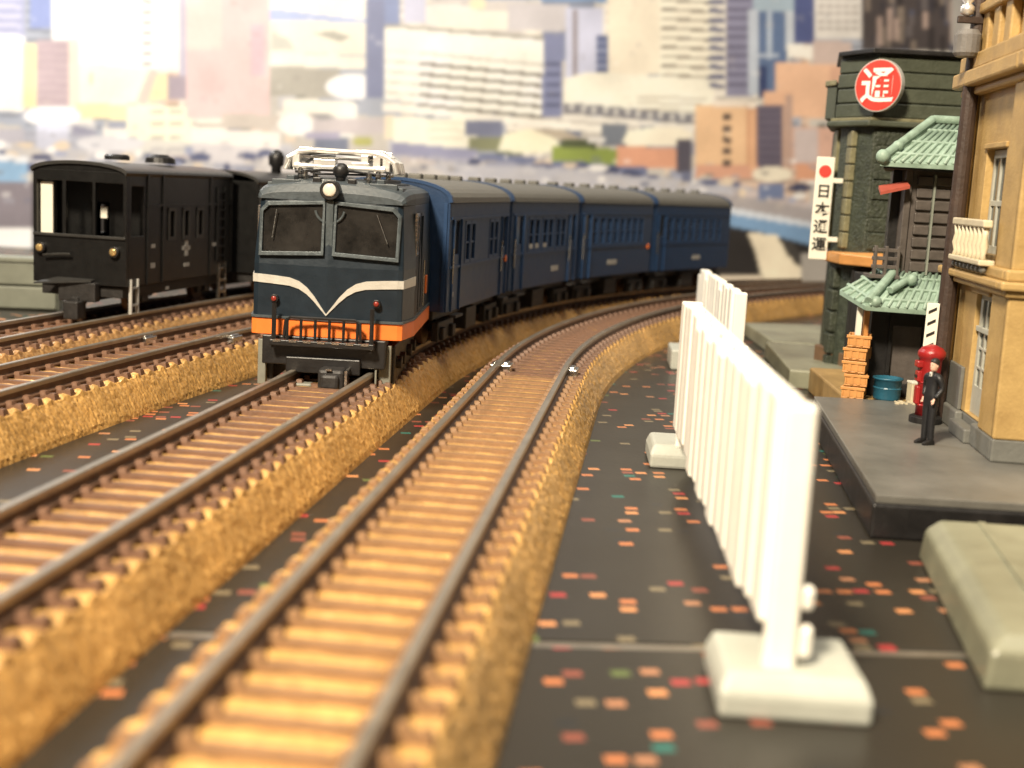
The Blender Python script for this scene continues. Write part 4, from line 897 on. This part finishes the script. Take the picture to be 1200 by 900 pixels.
# ------------------------------------------------------------------ yellow station building
def station():
    a = math.radians(6.2)
    t = empty('station_building', (50.3, 129.5, 4), -a, 'tall yellow plastered building with grey door and balcony at the right edge', 'building')
    D, Wd, H_ = 27.5, 46, 62      # left wall length (y), front width (x), height
    doorh = (9.0, 15.6, 2.6, 16.2); winh = (9.6, 18.2, 20.6, 32.2)
    b = MB()
    holed(0, D, 2.4, H_, [doorh, winh], 0, 1.6, b, swap=True)
    fw_ = [(8, 15, 20.6, 32), (22, 29, 20.6, 32), (8, 15, 4.6, 15.6), (22, 29, 4.6, 15.6)]
    holed(1.6, Wd, 2.4, H_, fw_, 0, 1.6, b)
    b.box(1.6, Wd, D - 1.2, D, 2.4, H_).box(1.6, Wd, 1.6, D - 1.2, 17.4, 18.2).box(1.6, Wd, 1.6, D - 1.2, H_ - 1, H_)
    b.build('wall', M_yellow, t, bevel=.12)
    # plinth
    pl = MB(); pl.box(-.9, Wd, -.9, 0, 0, 2.4).box(-.9, 0, 0, 8.6, 0, 2.4).box(-.9, 0, 16, D, 0, 2.4).box(-1.5, 0, 8.6, 16, 0, 1.6)
    pl.box(0, Wd, 0, D, 0, 2.38); pl.build('plinth', M_plinth, t, bevel=.2)
    MB().box(-.45, 0, 17.2, 23.5, 2.4, 7.4).build('wainscot', M_plinth, t, bevel=.12)
    # pilasters on the left wall and at the corner
    for (y0, y1) in ((-.7, 5.6), (24.2, D + .3)):
        MB().box(-.9, 0.01, y0, y1, 2.4, 17.0).build('pilaster', M_yellow, t, bevel=.2); MB().box(-.9, .01, y0, y1, 19.6, 38.6).build('pilaster', M_yellow, t, bevel=.2)
        MB().box(-.9, .01, y0, y1, 43.2, 58).build('pilaster', M_yellow, t, bevel=.2)
    MB().box(-.9, 6.0, -.95, .0, 2.4, 17).build('pilaster', M_yellow, t, bevel=.2); MB().box(-.9, 6.0, -.95, 0, 19.6, 38.6).build('pilaster', M_yellow, t, bevel=.2)
    MB().box(-.9, 6.0, -.95, 0, 43.2, 58).build('pilaster', M_yellow, t, bevel=.2)
    MB().box(18, 20.5, -.95, 0, 2.4, 17).build('pilaster', M_yellow, t, bevel=.2); MB().box(18, 20.5, -.95, 0, 19.6, 38.6).build('pilaster', M_yellow, t, bevel=.2)
    # ledge between floors (stepped moulding)
    for (z0, z1, o) in ((16.9, 17.6, 1.4), (17.6, 18.5, 2.0), (18.5, 19.7, 1.5)):
        MB().box(-o, Wd, -o, -.0, z0, z1).box(-o, 0, 0, D + .8, z0, z1).build('ledge', M_yellow, t, bevel=.25)
    for (z0, z1, o) in ((38.5, 39.4, 1.3), (39.4, 41.2, 2.4), (41.2, 43.2, 1.7)):
        MB().box(-o, Wd, -o, 0, z0, z1).box(-o, 0, 0, D + 1.5, z0, z1).build('cornice', M_yellow, t, bevel=.3)
    # attic niche panels with rails
    for z in (47.5, 51.5): MB().box(-1.6, 0, 5.6, 24.2, z, z + 1.2).build('attic_rail', M_yellow, t, bevel=.25)
    for yy in (9.5, 14.5, 19.5): MB().box(-1.1, 0, yy, yy + 2.6, 43.2, 55).build('attic_pier', M_yellow, t, bevel=.2)
    MB().box(-2.2, Wd, -2.2, 0, 54.5, 57).box(-2.2, 0, 0, D + 1, 54.5, 57).build('cornice', M_yellow, t, bevel=.3)
    # door on the left wall
    y0, y1, z0, z1 = doorh
    d = MB(); holed(y0 + .2, y1 - .2, z0, z1 - .1, [(y0 + 1.2, y0 + 3.1, 12.4, 15.5), (y0 + 3.6, y1 - 1.2, 12.4, 15.5)] + [(ya, yb, zz, zz + 1.9) for ya, yb in ((y0 + 1.2, y0 + 3.1), (y0 + 3.6, y1 - 1.2)) for zz in (4.6 + 1.2, 8.0, 10.2)], .5, 1.0, d, swap=True)
    dd = d.build('door', M_pale, t, bevel=.06)
    for ya, yb in ((y0 + 1.2, y0 + 3.1), (y0 + 3.6, y1 - 1.2)):
        for za, zb in ((5.8, 7.7), (8.0, 9.9), (10.2, 12.1), (12.4, 15.5)): MB().box(.72, .8, ya, yb, za, zb).build('pane', M_glass2, dd)
    MB().box(.2, .6, y0 + .2, y1 - .2, 11.9, 12.5).build('transom', M_pale, dd, bevel=.06)
    MB().cyl((.3, y0 + 1.0, 7.6), (.5, y0 + 1.0, 7.6), .22).build('door_handle', M_steel, dd)
    MB().box(-.5, .1, y0 - .7, y1 + .7, z1, z1 + .7).build('door_lintel', M_yellow, t, bevel=.12)
    # upper window of the left wall
    y0, y1, z0, z1 = winh
    wz = MB(); holed(y0 + .1, y1 - .1, z0, z1 - .1, [(ya, yb, za, zb) for ya, yb in ((y0 + .9, y0 + 2.6), (y0 + 3.1, y0 + 5.0), (y0 + 5.5, y1 - .9)) for za, zb in ((z0 + .9, z0 + 5.3), (z0 + 5.9, z1 - 1.0))], .8, 1.25, wz, swap=True)
    ww = wz.build('window', M_pale, t, bevel=.06)
    for ya, yb in ((y0 + .9, y0 + 2.6), (y0 + 3.1, y0 + 5.0), (y0 + 5.5, y1 - .9)):
        for za, zb in ((z0 + .9, z0 + 5.3), (z0 + 5.9, z1 - 1.0)): MB().box(1.0, 1.1, ya, yb, za, zb).build('pane', M_glass2, ww)
    MB().box(-.3, .1, y0 - .5, y1 + .5, z1, z1 + .6).build('window_lintel', M_yellow, t, bevel=.1)
    # balcony
    bc = MB().box(-2.6, -.9, 5.8, 20.4, 19.6, 20.2).build('balcony', M_cream, t, bevel=.15)
    MB().box(-2.5, -1.5, 5.8, 20.4, 23.6, 24.4).build('handrail', M_cream, bc, bevel=.15)
    for k_ in range(8):
        yy = 6.6 + k_ * 1.85
        MB().lathe([(.42, 0), (.25, .5), (.5, 1.4), (.3, 2.4), (.42, 3.4)], (-2.0, yy, 20.2), 10).build('baluster', M_cream, bc, smooth=True)
        MB().ball((-1.9, yy, 19.2), .42, 10).build('corbel', M_plinth, bc)
    # front windows with panes (beyond the frame edge)
    for x0, x1, z0, z1 in fw_:
        wz = MB(); holed(x0 + .1, x1 - .1, z0 + .1, z1 - .1, [(xa, xb, za, zb) for xa, xb in ((x0 + .9, (x0 + x1) / 2 - .25), ((x0 + x1) / 2 + .25, x1 - .9)) for za, zb in ((z0 + .9, (z0 + z1) / 2 - .25), ((z0 + z1) / 2 + .25, z1 - .9))], .8, 1.25, wz)
        ww = wz.build('window', M_pale, t, bevel=.06); MB().box(x0 + .5, x1 - .5, 1.0, 1.1, z0 + .5, z1 - .5).build('pane', M_glass2, ww)
        MB().box(x0 - .4, x1 + .4, -.6, .1, z0 - .8, z0).build('window_sill', M_yellow, t, bevel=.1)
station()

# ------------------------------------------------------------------ green stone building with the round red sign
def green_building():
    t = empty('freight_office', (54, 205, 0), 0, 'dark green stone building with boarded parapet, behind the black shop', 'building')
    def rel(pts, g=0):
        cx = sum(p[0] for p in pts) / len(pts); cy = sum(p[1] for p in pts) / len(pts)
        return [((a - cx) * (1 + g) + cx - 54, (b - cy) * (1 + g) + cy - 205) for a, b in pts]
    P0 = [(52.6, 208.5), (54.6, 205), (98, 205), (98, 228), (54.6, 228), (51.4, 213)]
    MB().prism(rel(P0), 0, 42).build('wall', M_stone, t, bevel=.2)
    # stones of the front face
    r = random.Random(5); z = 22.0
    while z < 40.5:
        hh = r.uniform(2.2, 3.2); x = .9
        while x < 24:
            ww = r.uniform(3.0, 5.2); MB().box(x + .12, x + ww - .12, -r.uniform(.12, .38), .05, z + .1, min(41.4, z + hh - .1)).build('stone', M_stone, t, bevel=.14); x += ww
        z += hh
    # left side ribs / windows strips
    for yy in (214.5, 218, 221.5, 225):
        MB().box(-2.9 + (yy - 214) * .21, -1.9 + (yy - 214) * .21, yy - 205, yy - 205 + 2.2, 21.5, 41).build('side_pilaster', M_gold if yy in (214.5, 224) else M_stone, t, bevel=.15)
    for kz in range(7): MB().box(-2.05, -.75, 3.1, 6.0, 22 + kz * 2.7, 24.5 + kz * 2.7).build('corner_stone', M_gold, t, bevel=.2)
    MB().prism(rel([(48.9, 213), (53.2, 203.6), (98, 203.6), (98, 229), (53.4, 229)]), 41.3, 42.2).build('cornice', M_green, t, bevel=.2)
    MB().prism(rel([(49.5, 213), (53.8, 204.2), (98, 204.2), (98, 229), (53.8, 229)]), 42.2, 42.7).build('cornice_edge', M_gold, t, bevel=.1)
    # boards of the parapet
    for kz in range(4):
        z0 = 42.8 + kz * 2.35; o = .0 if kz % 2 else .12
        pts = [(50.3 - o, 213), (54.2 - o, 204.8 - o), (98, 204.8 - o), (98, 228), (54.4 - o, 228)]
        MB().prism(rel(pts), z0, z0 + 2.12).build('parapet_board', M_green, t, bevel=.15)
    MB().prism(rel([(50.6, 213), (54.5, 205.1), (98, 205.1), (98, 227.5), (54.6, 227.5)]), 42.7, 52.6).build('parapet_core', M_stone, t)
    MB().prism(rel([(49.6, 212), (53.0, 203.8), (98, 203.8), (98, 229), (53.4, 229)]), 52.4, 53.1).build('roof_cap', M_black, t, bevel=.12)
    MB().prism(rel([(49.0, 217), (50.0, 213.4), (54, 227.6), (52.4, 228)]), 48.0, 48.9).build('side_cap', M_gold, t, bevel=.15)
    MB().prism(rel([(49.4, 217), (50.3, 214), (54.3, 227.4), (52.8, 227.6)]), 42.7, 48.0).build('side_parapet', M_green, t, bevel=.15)
    # ochre canopy ledge, ground floor
    MB().loft([[(-3.6, 8, 19.6), (-3.2, -1.2, 19.6), (4.0, -4.2, 19.4), (9.0, -4.0, 19.4), (9.0, 2, 19.6)], [(-3.6, 8, 21.2), (-3.4, -1.4, 21.4), (4.0, -4.4, 21.0), (9.0, -4.2, 21.0), (9.0, 2, 22.0)]]).build('canopy', M_crate, t, bevel=.2)
    for kz in range(5): MB().box(-2.6, -1.0, 4.2, 7.6, 1 + kz * 3.6, 4.3 + kz * 3.6).build('ground_stone', M_stone, t, bevel=.25)
    MB().box(-.9, 8, -.8, .2, 4, 19).build('shop_front', M_house, t, bevel=.1)
    MB().add([(-3.6, 9, 0), (2.8, -6.2, 0), (2.8, 9, 0), (-3.6, 9, 5.6), (2.8, -6.2, 4.6), (2.8, 9, 5.6)], [(0, 2, 1), (3, 4, 5), (0, 1, 4, 3), (1, 2, 5, 4), (2, 0, 3, 5)]).build('brown_skirting', mat('skirt_brown', (.13, .075, .04), .5), t, bevel=.2)
green_building()
# round red sign
t = empty('round_sign', (54.2, 203.0, 47.4), math.radians(-44), 'round red sign with one white character on the green parapet', 'sign')
MB().cyl((0, -.5, 0), (0, .6, 0), 3.85, n=40).build('disc', M_signred, t, bevel=.12)
MB().cyl((0, -.42, 0), (0, .5, 0), 3.98, n=40).build('disc_rim', M_stripe, t)
text_mesh('character', '通', 5.7, M_white, t, Matrix.Translation((0, -.56, 0)) @ Matrix.Rotation(math.radians(90), 4, 'X'))
MB().cyl((0, .5, 0), (0, 3.4, 0), .6).build('sign_bracket', M_dark, t)
# vertical white sign
t = empty('vertical_sign', (48.9, 211, 19.8), math.radians(-6), 'tall narrow white sign with red disc and black characters, left of the green building', 'sign')
MB().box(-1.45, 1.45, 0, .7, 0, 16.6).build('sign_board', M_sign, t, bevel=.15)
MB().cyl((0, -.08, 14.3), (0, .1, 14.3), 1.0, n=28).build('red_disc', M_signred, t)
for k_, ch in enumerate('日本通運'): text_mesh('character', ch, 2.35, M_ink, t, Matrix.Translation((.05, -.04, 11.1 - k_ * 2.85)) @ Matrix.Rotation(math.radians(90), 4, 'X'))
for z in (3.0, 12.5): MB().box(1.4, 3.0, .1, .6, z, z + .8).build('sign_bracket', M_sign, t, bevel=.1)

# ------------------------------------------------------------------ black shop with green tiled roofs
def tiled_roof(t, eave, ridge, n, name='roof', m_=M_tile):
    """eave, ridge: two 3D points each (left, right); a slab plus raised rows of tiles"""
    e0, e1, r0, r1 = [Vector(p) for p in (*eave, *ridge)]; nz = Vector((0, 0, -.7))
    sl = MB().add([e0, e1, r1, r0, e0 + nz, e1 + nz, r1 + nz, r0 + nz], [(0, 1, 2, 3), (7, 6, 5, 4), (0, 4, 5, 1), (1, 5, 6, 2), (2, 6, 7, 3), (3, 7, 4, 0)]).build(name, m_, t, bevel=.1)
    for k_ in range(n):
        f = (k_ + .5) / n; a = e0.lerp(e1, f); b = r0.lerp(r1, f)
        MB().cyl(a + Vector((0, 0, .05)), b + Vector((0, 0, .05)), .26, .26, 8).build('tile_row', m_, sl, smooth=True)
    for k_ in range(3):
        f = (k_ + .6) / 3.2; a = e0.lerp(r0, f); b = e1.lerp(r1, f); MB().cyl(a + Vector((0, 0, .02)), b + Vector((0, 0, .02)), .3, .3, 6).build('tile_course', m_, sl)
    return sl
def shop():
    ox, oy = 47, 170
    t = empty('black_shop', (ox, oy, 3.8), 0, 'black wooden shop with two pale green tiled roofs beside the red pillar box', 'building')
    R_ = lambda x, y, z: (x - ox, y - oy, z - 3.8)
    b = MB(); holed(47.6 - ox, 66 - ox, 0, 16, [(50.4 - ox, 54.6 - ox, 1.8, 9.6), (56.5 - ox, 62 - ox, 1, 9.6)], 1.0, 1.8, b)
    b.box(47.6 - ox, 48.4 - ox, 1.8, 12, 0, 16).box(65.2 - ox, 66 - ox, 1.8, 12, 0, 16).box(48.4 - ox, 65.2 - ox, 11, 12, 0, 16)
    b.build('lower_wall', M_house, t, bevel=.1)
    MB().box(50.4 - ox, 54.6 - ox, 1.5, 1.7, 1.8, 9.6).build('shutter', M_lattice, t); MB().box(56.5 - ox, 62 - ox, 1.5, 1.7, 1, 9.6).build('shutter', M_lattice, t)
    for a in (50.0, 54.7): MB().box(a - ox, a - ox + .5, .7, 1.1, 0, 11).build('door_post', M_house, t)
    # upper floor
    MB().prism([(49.2 - ox, 3.2), (66 - ox, 3.2), (66 - ox, 16), (52.5 - ox, 16)], 16.5, 30.2).build('upper_wall', M_house, t, bevel=.1)
    lt = MB().box(51.4 - ox, 56.8 - ox, 1.6, 2.4, 16.4, 30.4).build('lattice_panel', M_lattice, t, bevel=.08)
    for i in range(2):
        for j in range(8):
            MB().box(52.0 - ox + i * 2.4, 54.05 - ox + i * 2.4, 1.15, 1.7, 17.0 + j * 1.62, 18.2 + j * 1.62).build('lattice_pane', M_lattice, lt, bevel=.12)
    MB().box(54.1 - ox, 54.35 - ox, .95, 1.6, 16.6, 29.8).build('lattice_bar', M_foot2, lt)
    MB().box(50.4 - ox, 51.3 - ox, 1.2, 3.2, 16.4, 30.6).build('corner_post', M_lattice, t, bevel=.1)
    MB().box(48.6 - ox, 66 - ox, 1.0, 3.2, 15.9, 16.5).build('floor_beam', M_lattice, t, bevel=.1)
    rl = MB()
    for k_ in range(3): rl.box(46.6 - ox, 50.2 - ox, -.2 + k_ * .0, .3, 17.2 + k_ * 1.1, 17.7 + k_ * 1.1)
    for a in (46.8, 48.2, 49.8): rl.box(a - ox, a - ox + .4, -.3, .4, 16.2, 20.2)
    rl.box(46.4 - ox, 50.4 - ox, -.4, 3.0, 15.9, 16.4); rl.build('balcony_rail', M_lattice, t, bevel=.08)
    MB().add([R_(46.5, 168.6, 31.0), R_(50.4, 169.2, 32.0), R_(50.4, 171, 32.6), R_(46.8, 171, 31.8), R_(46.5, 168.6, 30.6), R_(50.4, 169.2, 31.6), R_(50.4, 171, 32.2), R_(46.8, 171, 31.4)], [(0, 1, 2, 3), (7, 6, 5, 4), (0, 4, 5, 1), (1, 5, 6, 2), (2, 6, 7, 3), (3, 7, 4, 0)]).build('red_awning', M_redroof, t)
    # roofs
    MB().prism([(46.6 - ox, -1.2), (68 - ox, -1.2), (68 - ox, 13), (50.8 - ox, 13)], 30.2, 30.9).build('eave_board', M_dark, t, bevel=.1)
    tiled_roof(t, (R_(45.9, 168.0, 34.9), R_(68, 168.0, 34.9)), (R_(54.6, 176, 40.4), R_(68, 176, 40.4)), 20)
    tiled_roof(t, (R_(50.6, 184.0, 35.2), R_(45.9, 168.0, 34.9)), (R_(55.0, 177, 40.4), R_(54.6, 176, 40.4)), 6)
    MB().cyl(R_(46.1, 168.0, 35.4), R_(54.6, 176, 41.0), .6, .6, 12).cyl(R_(54.6, 176, 41.0), R_(68, 176, 41.0), .6, .6, 12).build('hip_ridge', M_tile, t, bevel=.1)
    MB().ball(R_(46.2, 168.0, 35.5), .95, 12).build('ridge_end', M_tile, t, smooth=True)
    MB().ball(R_(48.6, 170.2, 37.0), .75, 12).build('ridge_end', M_tile, t, smooth=True)
    tiled_roof(t, (R_(45.0, 165.2, 16.4), R_(66, 165.2, 16.0)), (R_(50.0, 171.4, 20.6), R_(66, 171.4, 20.4)), 18)
    tiled_roof(t, (R_(43.2, 172.0, 17.8), R_(45.0, 165.2, 16.4)), (R_(49.2, 173.0, 21.4), R_(50.0, 171.4, 20.6)), 4)
    MB().cyl(R_(45.4, 165.4, 17.0), R_(50.2, 171.0, 21.0), .6, .6, 12).build('hip_ridge', M_tile, t, bevel=.1)
    for p in ((46.4, 165.6, 16.9), (51.6, 168.6, 19.8)): MB().ball(R_(*p), .8, 12).build('ridge_end', M_tile, t, smooth=True)
    MB().cyl(R_(48.4, 166.6, 18.4), R_(52.4, 169.6, 20.4), .5, .5, 10).build('ridge_roll', M_tile, t, bevel=.1)
    MB().box(44.9 - ox, 45.6 - ox, -1.8, -1.3, 5.0, 13.4).build('white_banner', M_sign, t); MB().box(46.2 - ox, 46.9 - ox, -.6, .1, 0, 13.0).build('corner_pillar', M_crate, t, bevel=.08)
shop()
# ------------------------------------------------------------------ small things by the shop
mt = None
labels = ['lowest orange crate of the stack left of the blue bucket', 'second orange crate from the bottom of the stack', 'third orange crate from the bottom of the stack', 'fourth orange crate from the bottom of the stack', 'topmost open orange crate of the stack by the shop']
for k_ in range(5):
    z = 3.8 + k_ * 1.72; t = empty('crate', (45.6 + .12 * math.sin(k_ * 2.1), 168.9, z), .10 * math.sin(k_ * 1.7) - .35, labels[k_], 'crate', 'orange crates stacked by the shop')
    b = MB(); b.box(-1.45, 1.45, -1.9, 1.9, 0, .25)
    for s_ in (-1, 1): b.box(s_ * 1.45, s_ * 1.2, -1.9, 1.9, .25, 1.6).box(-1.2, 1.2, s_ * 1.9, s_ * 1.65, .25, 1.6)
    b.box(-1.6, 1.6, -2.05, -1.92, 1.2, 1.6)
    b.build('crate_body', M_crate, t, bevel=.1)
    for xx in (-.7, .2): MB().box(xx, xx + .35, -2.02, -1.9, .2, 1.2).build('slat', M_crate, t)
t = empty('bucket', (49.6, 167.6, 3.9), 0, 'small blue tub standing in front of the black shop', 'bucket')
MB().loft([[(r_ * math.cos(a), r_ * math.sin(a), z) for a in [2 * math.pi * i / 24 for i in range(24)]] for r_, z in ((1.65, 0), (1.75, .3), (1.8, 2.7), (1.95, 2.75), (1.95, 3.0), (1.65, 3.0), (1.6, .4))]).build('tub', M_bucket, t, smooth=True)
MB().lathe([(1.78, 1.5), (1.84, 1.6), (1.78, 1.75)], n=24).build('hoop', M_bucket, t)
t = empty('box', (52.9, 166.2, 4), .2, 'small cream box between the blue tub and the red pillar box', 'box')
MB().box(-.9, .9, -.7, .7, 0, 2.7).build('carton', M_cream, t, bevel=.1); MB().box(-.95, .95, -.75, .75, 2.5, 2.8).build('lid', M_sign, t, bevel=.05)
rb = MB()
for k_ in range(26):
    a, b_ = rnd.uniform(49.5, 53.5), rnd.uniform(163.2, 165.4); s_ = rnd.uniform(.1, .3); rb.box(a, a + s_ * 1.6, b_, b_ + s_ * 1.6, 3.95, 4.0 + s_)
o = rb.build('litter', M_cream, None, kind='stuff'); o['label'] = 'scatter of small cream scraps on the pavement before the blue tub'; o['category'] = 'litter'
# red pillar box
t = empty('pillar_box', (49.5, 150.8, 4), 0, 'red round pillar box behind the standing man', 'pillar box')
MB().lathe([(1.9, 0), (1.9, .7), (1.5, .9)], n=24).build('foot', M_black, t, bevel=.05)
MB().lathe([(1.25, .9), (1.25, 7.2), (1.3, 7.6), (1.5, 7.8), (1.62, 8.1), (1.6, 8.5), (1.2, 9.0), (.5, 9.3), (.1, 9.4)], n=26).build('pillar', M_post, t, smooth=True)
MB().box(-1.75, -1.0, -.7, .7, 6.6, 7.4).box(-1.6, -1, -.6, .6, 4.9, 6.2).box(-1.55, -1, -.55, .55, 2.2, 4.4).build('mail_slot_hood', M_post, t, bevel=.15)
for z in (2.0, 4.7): MB().lathe([(1.28, z), (1.38, z + .15), (1.28, z + .3)], n=26).build('band', M_post, t)
MB().box(-1.7, -1.58, -.45, .45, 5.4, 5.7).build('slot', M_black, t)
# utility pole
t = empty('utility_pole', (51.1, 152.5, 4), 0, 'dark brown utility pole against the corner of the yellow building', 'utility pole')
MB().cyl((0, 0, 0), (.3, 0, 50), 1.1, .85, 14).build('pole', M_pole, t)
MB().box(-2.4, 3.6, -1.0, -.5, 46.4, 47.2).build('crossarm', M_pole, t, bevel=.1)
for a, z in ((-1.4, 47.2), (1.8, 47.2), (3.2, 47.2)): MB().lathe([(.3, 0), (.75, .3), (.8, 1.0), (.4, 1.4), (.7, 1.7), (.3, 2.4)], (a, -.8, z), 12).build('insulator', M_chrome, t, smooth=True)
MB().lathe([(1.2, 0), (1.5, .4), (1.5, 2.4), (1.1, 3.0)], (-1.2, -1.4, 42.6), 16).build('transformer', mat('transformer_grey', (.16, .15, .14), .45), t)
t = empty('pole_notice', (49.4, 151.8, 12.0), -.2, 'narrow white notice with slanting black marks fixed to the pole', 'notice')
MB().box(-.72, .72, -.25, .1, 0, 6.2).build('notice_board', M_sign, t, bevel=.06)
for k_ in range(4): MB().add([(-.5, -.32, .7 + k_ * 1.4), (.4, -.32, 1.2 + k_ * 1.4), (.4, -.32, 1.55 + k_ * 1.4), (-.5, -.32, 1.05 + k_ * 1.4), (-.5, -.2, .7 + k_ * 1.4), (.4, -.2, 1.2 + k_ * 1.4), (.4, -.2, 1.55 + k_ * 1.4), (-.5, -.2, 1.05 + k_ * 1.4)], [(0, 1, 2, 3), (7, 6, 5, 4), (0, 4, 5, 1), (1, 5, 6, 2), (2, 6, 7, 3), (3, 7, 4, 0)]).build('slanting_mark', M_ink, t)

# ------------------------------------------------------------------ standing man in a black suit
def person():
    SC = 9.3 / 1.76
    t = empty('person', (45.4, 137, 4.0), math.radians(-62), 'person in a black suit standing on the pale pavement beside the red pillar box', 'person')
    def skin(name, J, E, m_, parent, sub=1, root=0):
        me = bpy.data.meshes.new(name); me.from_pydata([Vector(j[:3]) * SC for j in J], E, []); me.update()
        o = bpy.data.objects.new(name, me); col.objects.link(o); o.parent = parent
        md = o.modifiers.new('skin', 'SKIN'); lay = me.skin_vertices[0] if me.skin_vertices else None
        if lay is None:
            bm = bmesh.new(); bm.from_mesh(me); bm.verts.layers.skin.verify(); bm.to_mesh(me); bm.free(); lay = me.skin_vertices[0]
        for i, j in enumerate(J): lay.data[i].radius = (j[3] * SC, (j[4] if len(j) > 4 else j[3]) * SC)
        for i in range(len(J)): lay.data[i].use_root = (i == root)
        md.use_smooth_shade = True
        s_ = o.modifiers.new('sub', 'SUBSURF'); s_.levels = sub; s_.render_levels = sub
        me.materials.append(m_); return o
    # local axes: -Y is the way he faces, X his left
    J = [(0, 0, .92, .155, .115), (0, -.01, 1.12, .15, .11), (0, .0, 1.30, .17, .115), (0, .01, 1.43, .13, .085), (0, 0, 1.50, .058),
         (.09, 0, .84, .10), (.09, -.02, .50, .078), (.095, .0, .035, .066), (-.09, .0, .84, .10), (-.09, .0, .50, .078), (-.09, .0, .035, .066),
         (.18, .01, 1.40, .078), (.235, .05, 1.17, .064), (.20, -.10, .98, .04),
         (-.18, .01, 1.40, .078), (-.245, .07, 1.17, .064), (-.19, -.02, .98, .042)]
    E = [(0, 1), (1, 2), (2, 3), (3, 4), (0, 5), (5, 6), (6, 7), (0, 8), (8, 9), (9, 10), (3, 11), (11, 12), (12, 13), (3, 14), (14, 15), (15, 16)]
    skin('suited_body', J, E, M_suit, t, 2)
    for s_ in (1, -1):
        a = .11 * s_
        MB().loft([[(a * SC + x * .052 * SC, (y - .02) * SC, z * SC) for x, y in ((-1, .08), (-1, -.12), (-.6, -.2), (.6, -.2), (1, -.12), (1, .08))] for z in (0, .05)] + [[(a * SC + x * .045 * SC, (y * .6) * SC, .10 * SC) for x, y in ((-1, .08), (-1, -.12), (-.6, -.16), (.6, -.16), (1, -.12), (1, .08))]]).build('shoe', M_black, t, bevel=.05)
    # head
    hd = MB(); rings = []
    for z, rx, ry, oy in ((1.505, .045, .05, 0), (1.535, .058, .075, -.008), (1.56, .066, .088, -.006), (1.60, .074, .094, 0), (1.65, .078, .098, .004), (1.70, .074, .092, .008), (1.74, .052, .066, .012), (1.76, .02, .03, .014)):
        rings.append([(rx * math.cos(a) * SC, (ry * math.sin(a) + oy) * SC, z * SC) for a in [2 * math.pi * i / 18 for i in range(18)]])
    hd.loft(rings); hd.add([(0, -.122 * SC, 1.60 * SC), (-.014 * SC, -.085 * SC, 1.592 * SC), (.014 * SC, -.085 * SC, 1.592 * SC), (0, -.09 * SC, 1.645 * SC)], [(0, 1, 3), (0, 3, 2), (0, 2, 1)])
    h_ = hd.build('head', M_skin, t, smooth=True)
    for s_ in (-1, 1):
        MB().ball((s_ * .03 * SC, -.088 * SC, 1.645 * SC), .011 * SC, 8).build('eye', M_ink, h_); MB().ball((s_ * .078 * SC, .008 * SC, 1.62 * SC), .02 * SC, 8, .5, 1, 1.4).build('ear', M_skin, h_)
    MB().box(-.02 * SC, .02 * SC, -.088 * SC, -.078 * SC, 1.558 * SC, 1.563 * SC).build('mouth', M_redroof, h_)
    hr = MB(); rings = []
    for z, rx, ry, oy in ((1.60, .07, .06, .05), (1.64, .084, .078, .03), (1.68, .088, .096, .015), (1.72, .084, .1, .006), (1.755, .066, .08, .008), (1.78, .03, .04, .01)):
        rings.append([(rx * math.cos(a) * SC, (ry * math.sin(a) + oy) * SC, z * SC) for a in [2 * math.pi * i / 18 for i in range(18)]])
    hr.loft(rings).build('hair', M_ink, t, smooth=True)
    MB().prism([(-.022 * SC, -.095 * SC), (.022 * SC, -.095 * SC), (.022 * SC, -.06 * SC), (-.022 * SC, -.06 * SC)], 1.41 * SC, 1.50 * SC).build('shirt_front', M_white, t)
    MB().prism([(-.008 * SC, -.102 * SC), (.008 * SC, -.102 * SC), (.008 * SC, -.094 * SC), (-.008 * SC, -.094 * SC)], 1.38 * SC, 1.47 * SC).build('tie', M_ink, t)
    # hands: palm, four fingers, thumb
    for px_, py_, pz_, s_ in ((.19, -.13, .955, 1), (-.19, -.035, .945, -1)):
        JJ = [(px_, py_ + .02, pz_ + .02, .022), (px_, py_ - .01, pz_ - .04, .030, .018)]; EE = [(0, 1)]
        for f in range(4):
            a = px_ - .022 + f * .0145; k0 = len(JJ); ln = (.036, .043, .040, .030)[f]
            JJ += [(a, py_ - .015, pz_ - .06, .0085), (a, py_ - .022, pz_ - .06 - ln * .6, .008), (a, py_ - .034, pz_ - .06 - ln, .007)]; EE += [(1, k0), (k0, k0 + 1), (k0 + 1, k0 + 2)]
        k0 = len(JJ); JJ += [(px_ - s_ * .03, py_ - .02, pz_ - .03, .010), (px_ - s_ * .038, py_ - .034, pz_ - .06, .008)]; EE += [(1, k0), (k0, k0 + 1)]
        skin('hand', JJ, EE, M_skin, t, 1)
person()
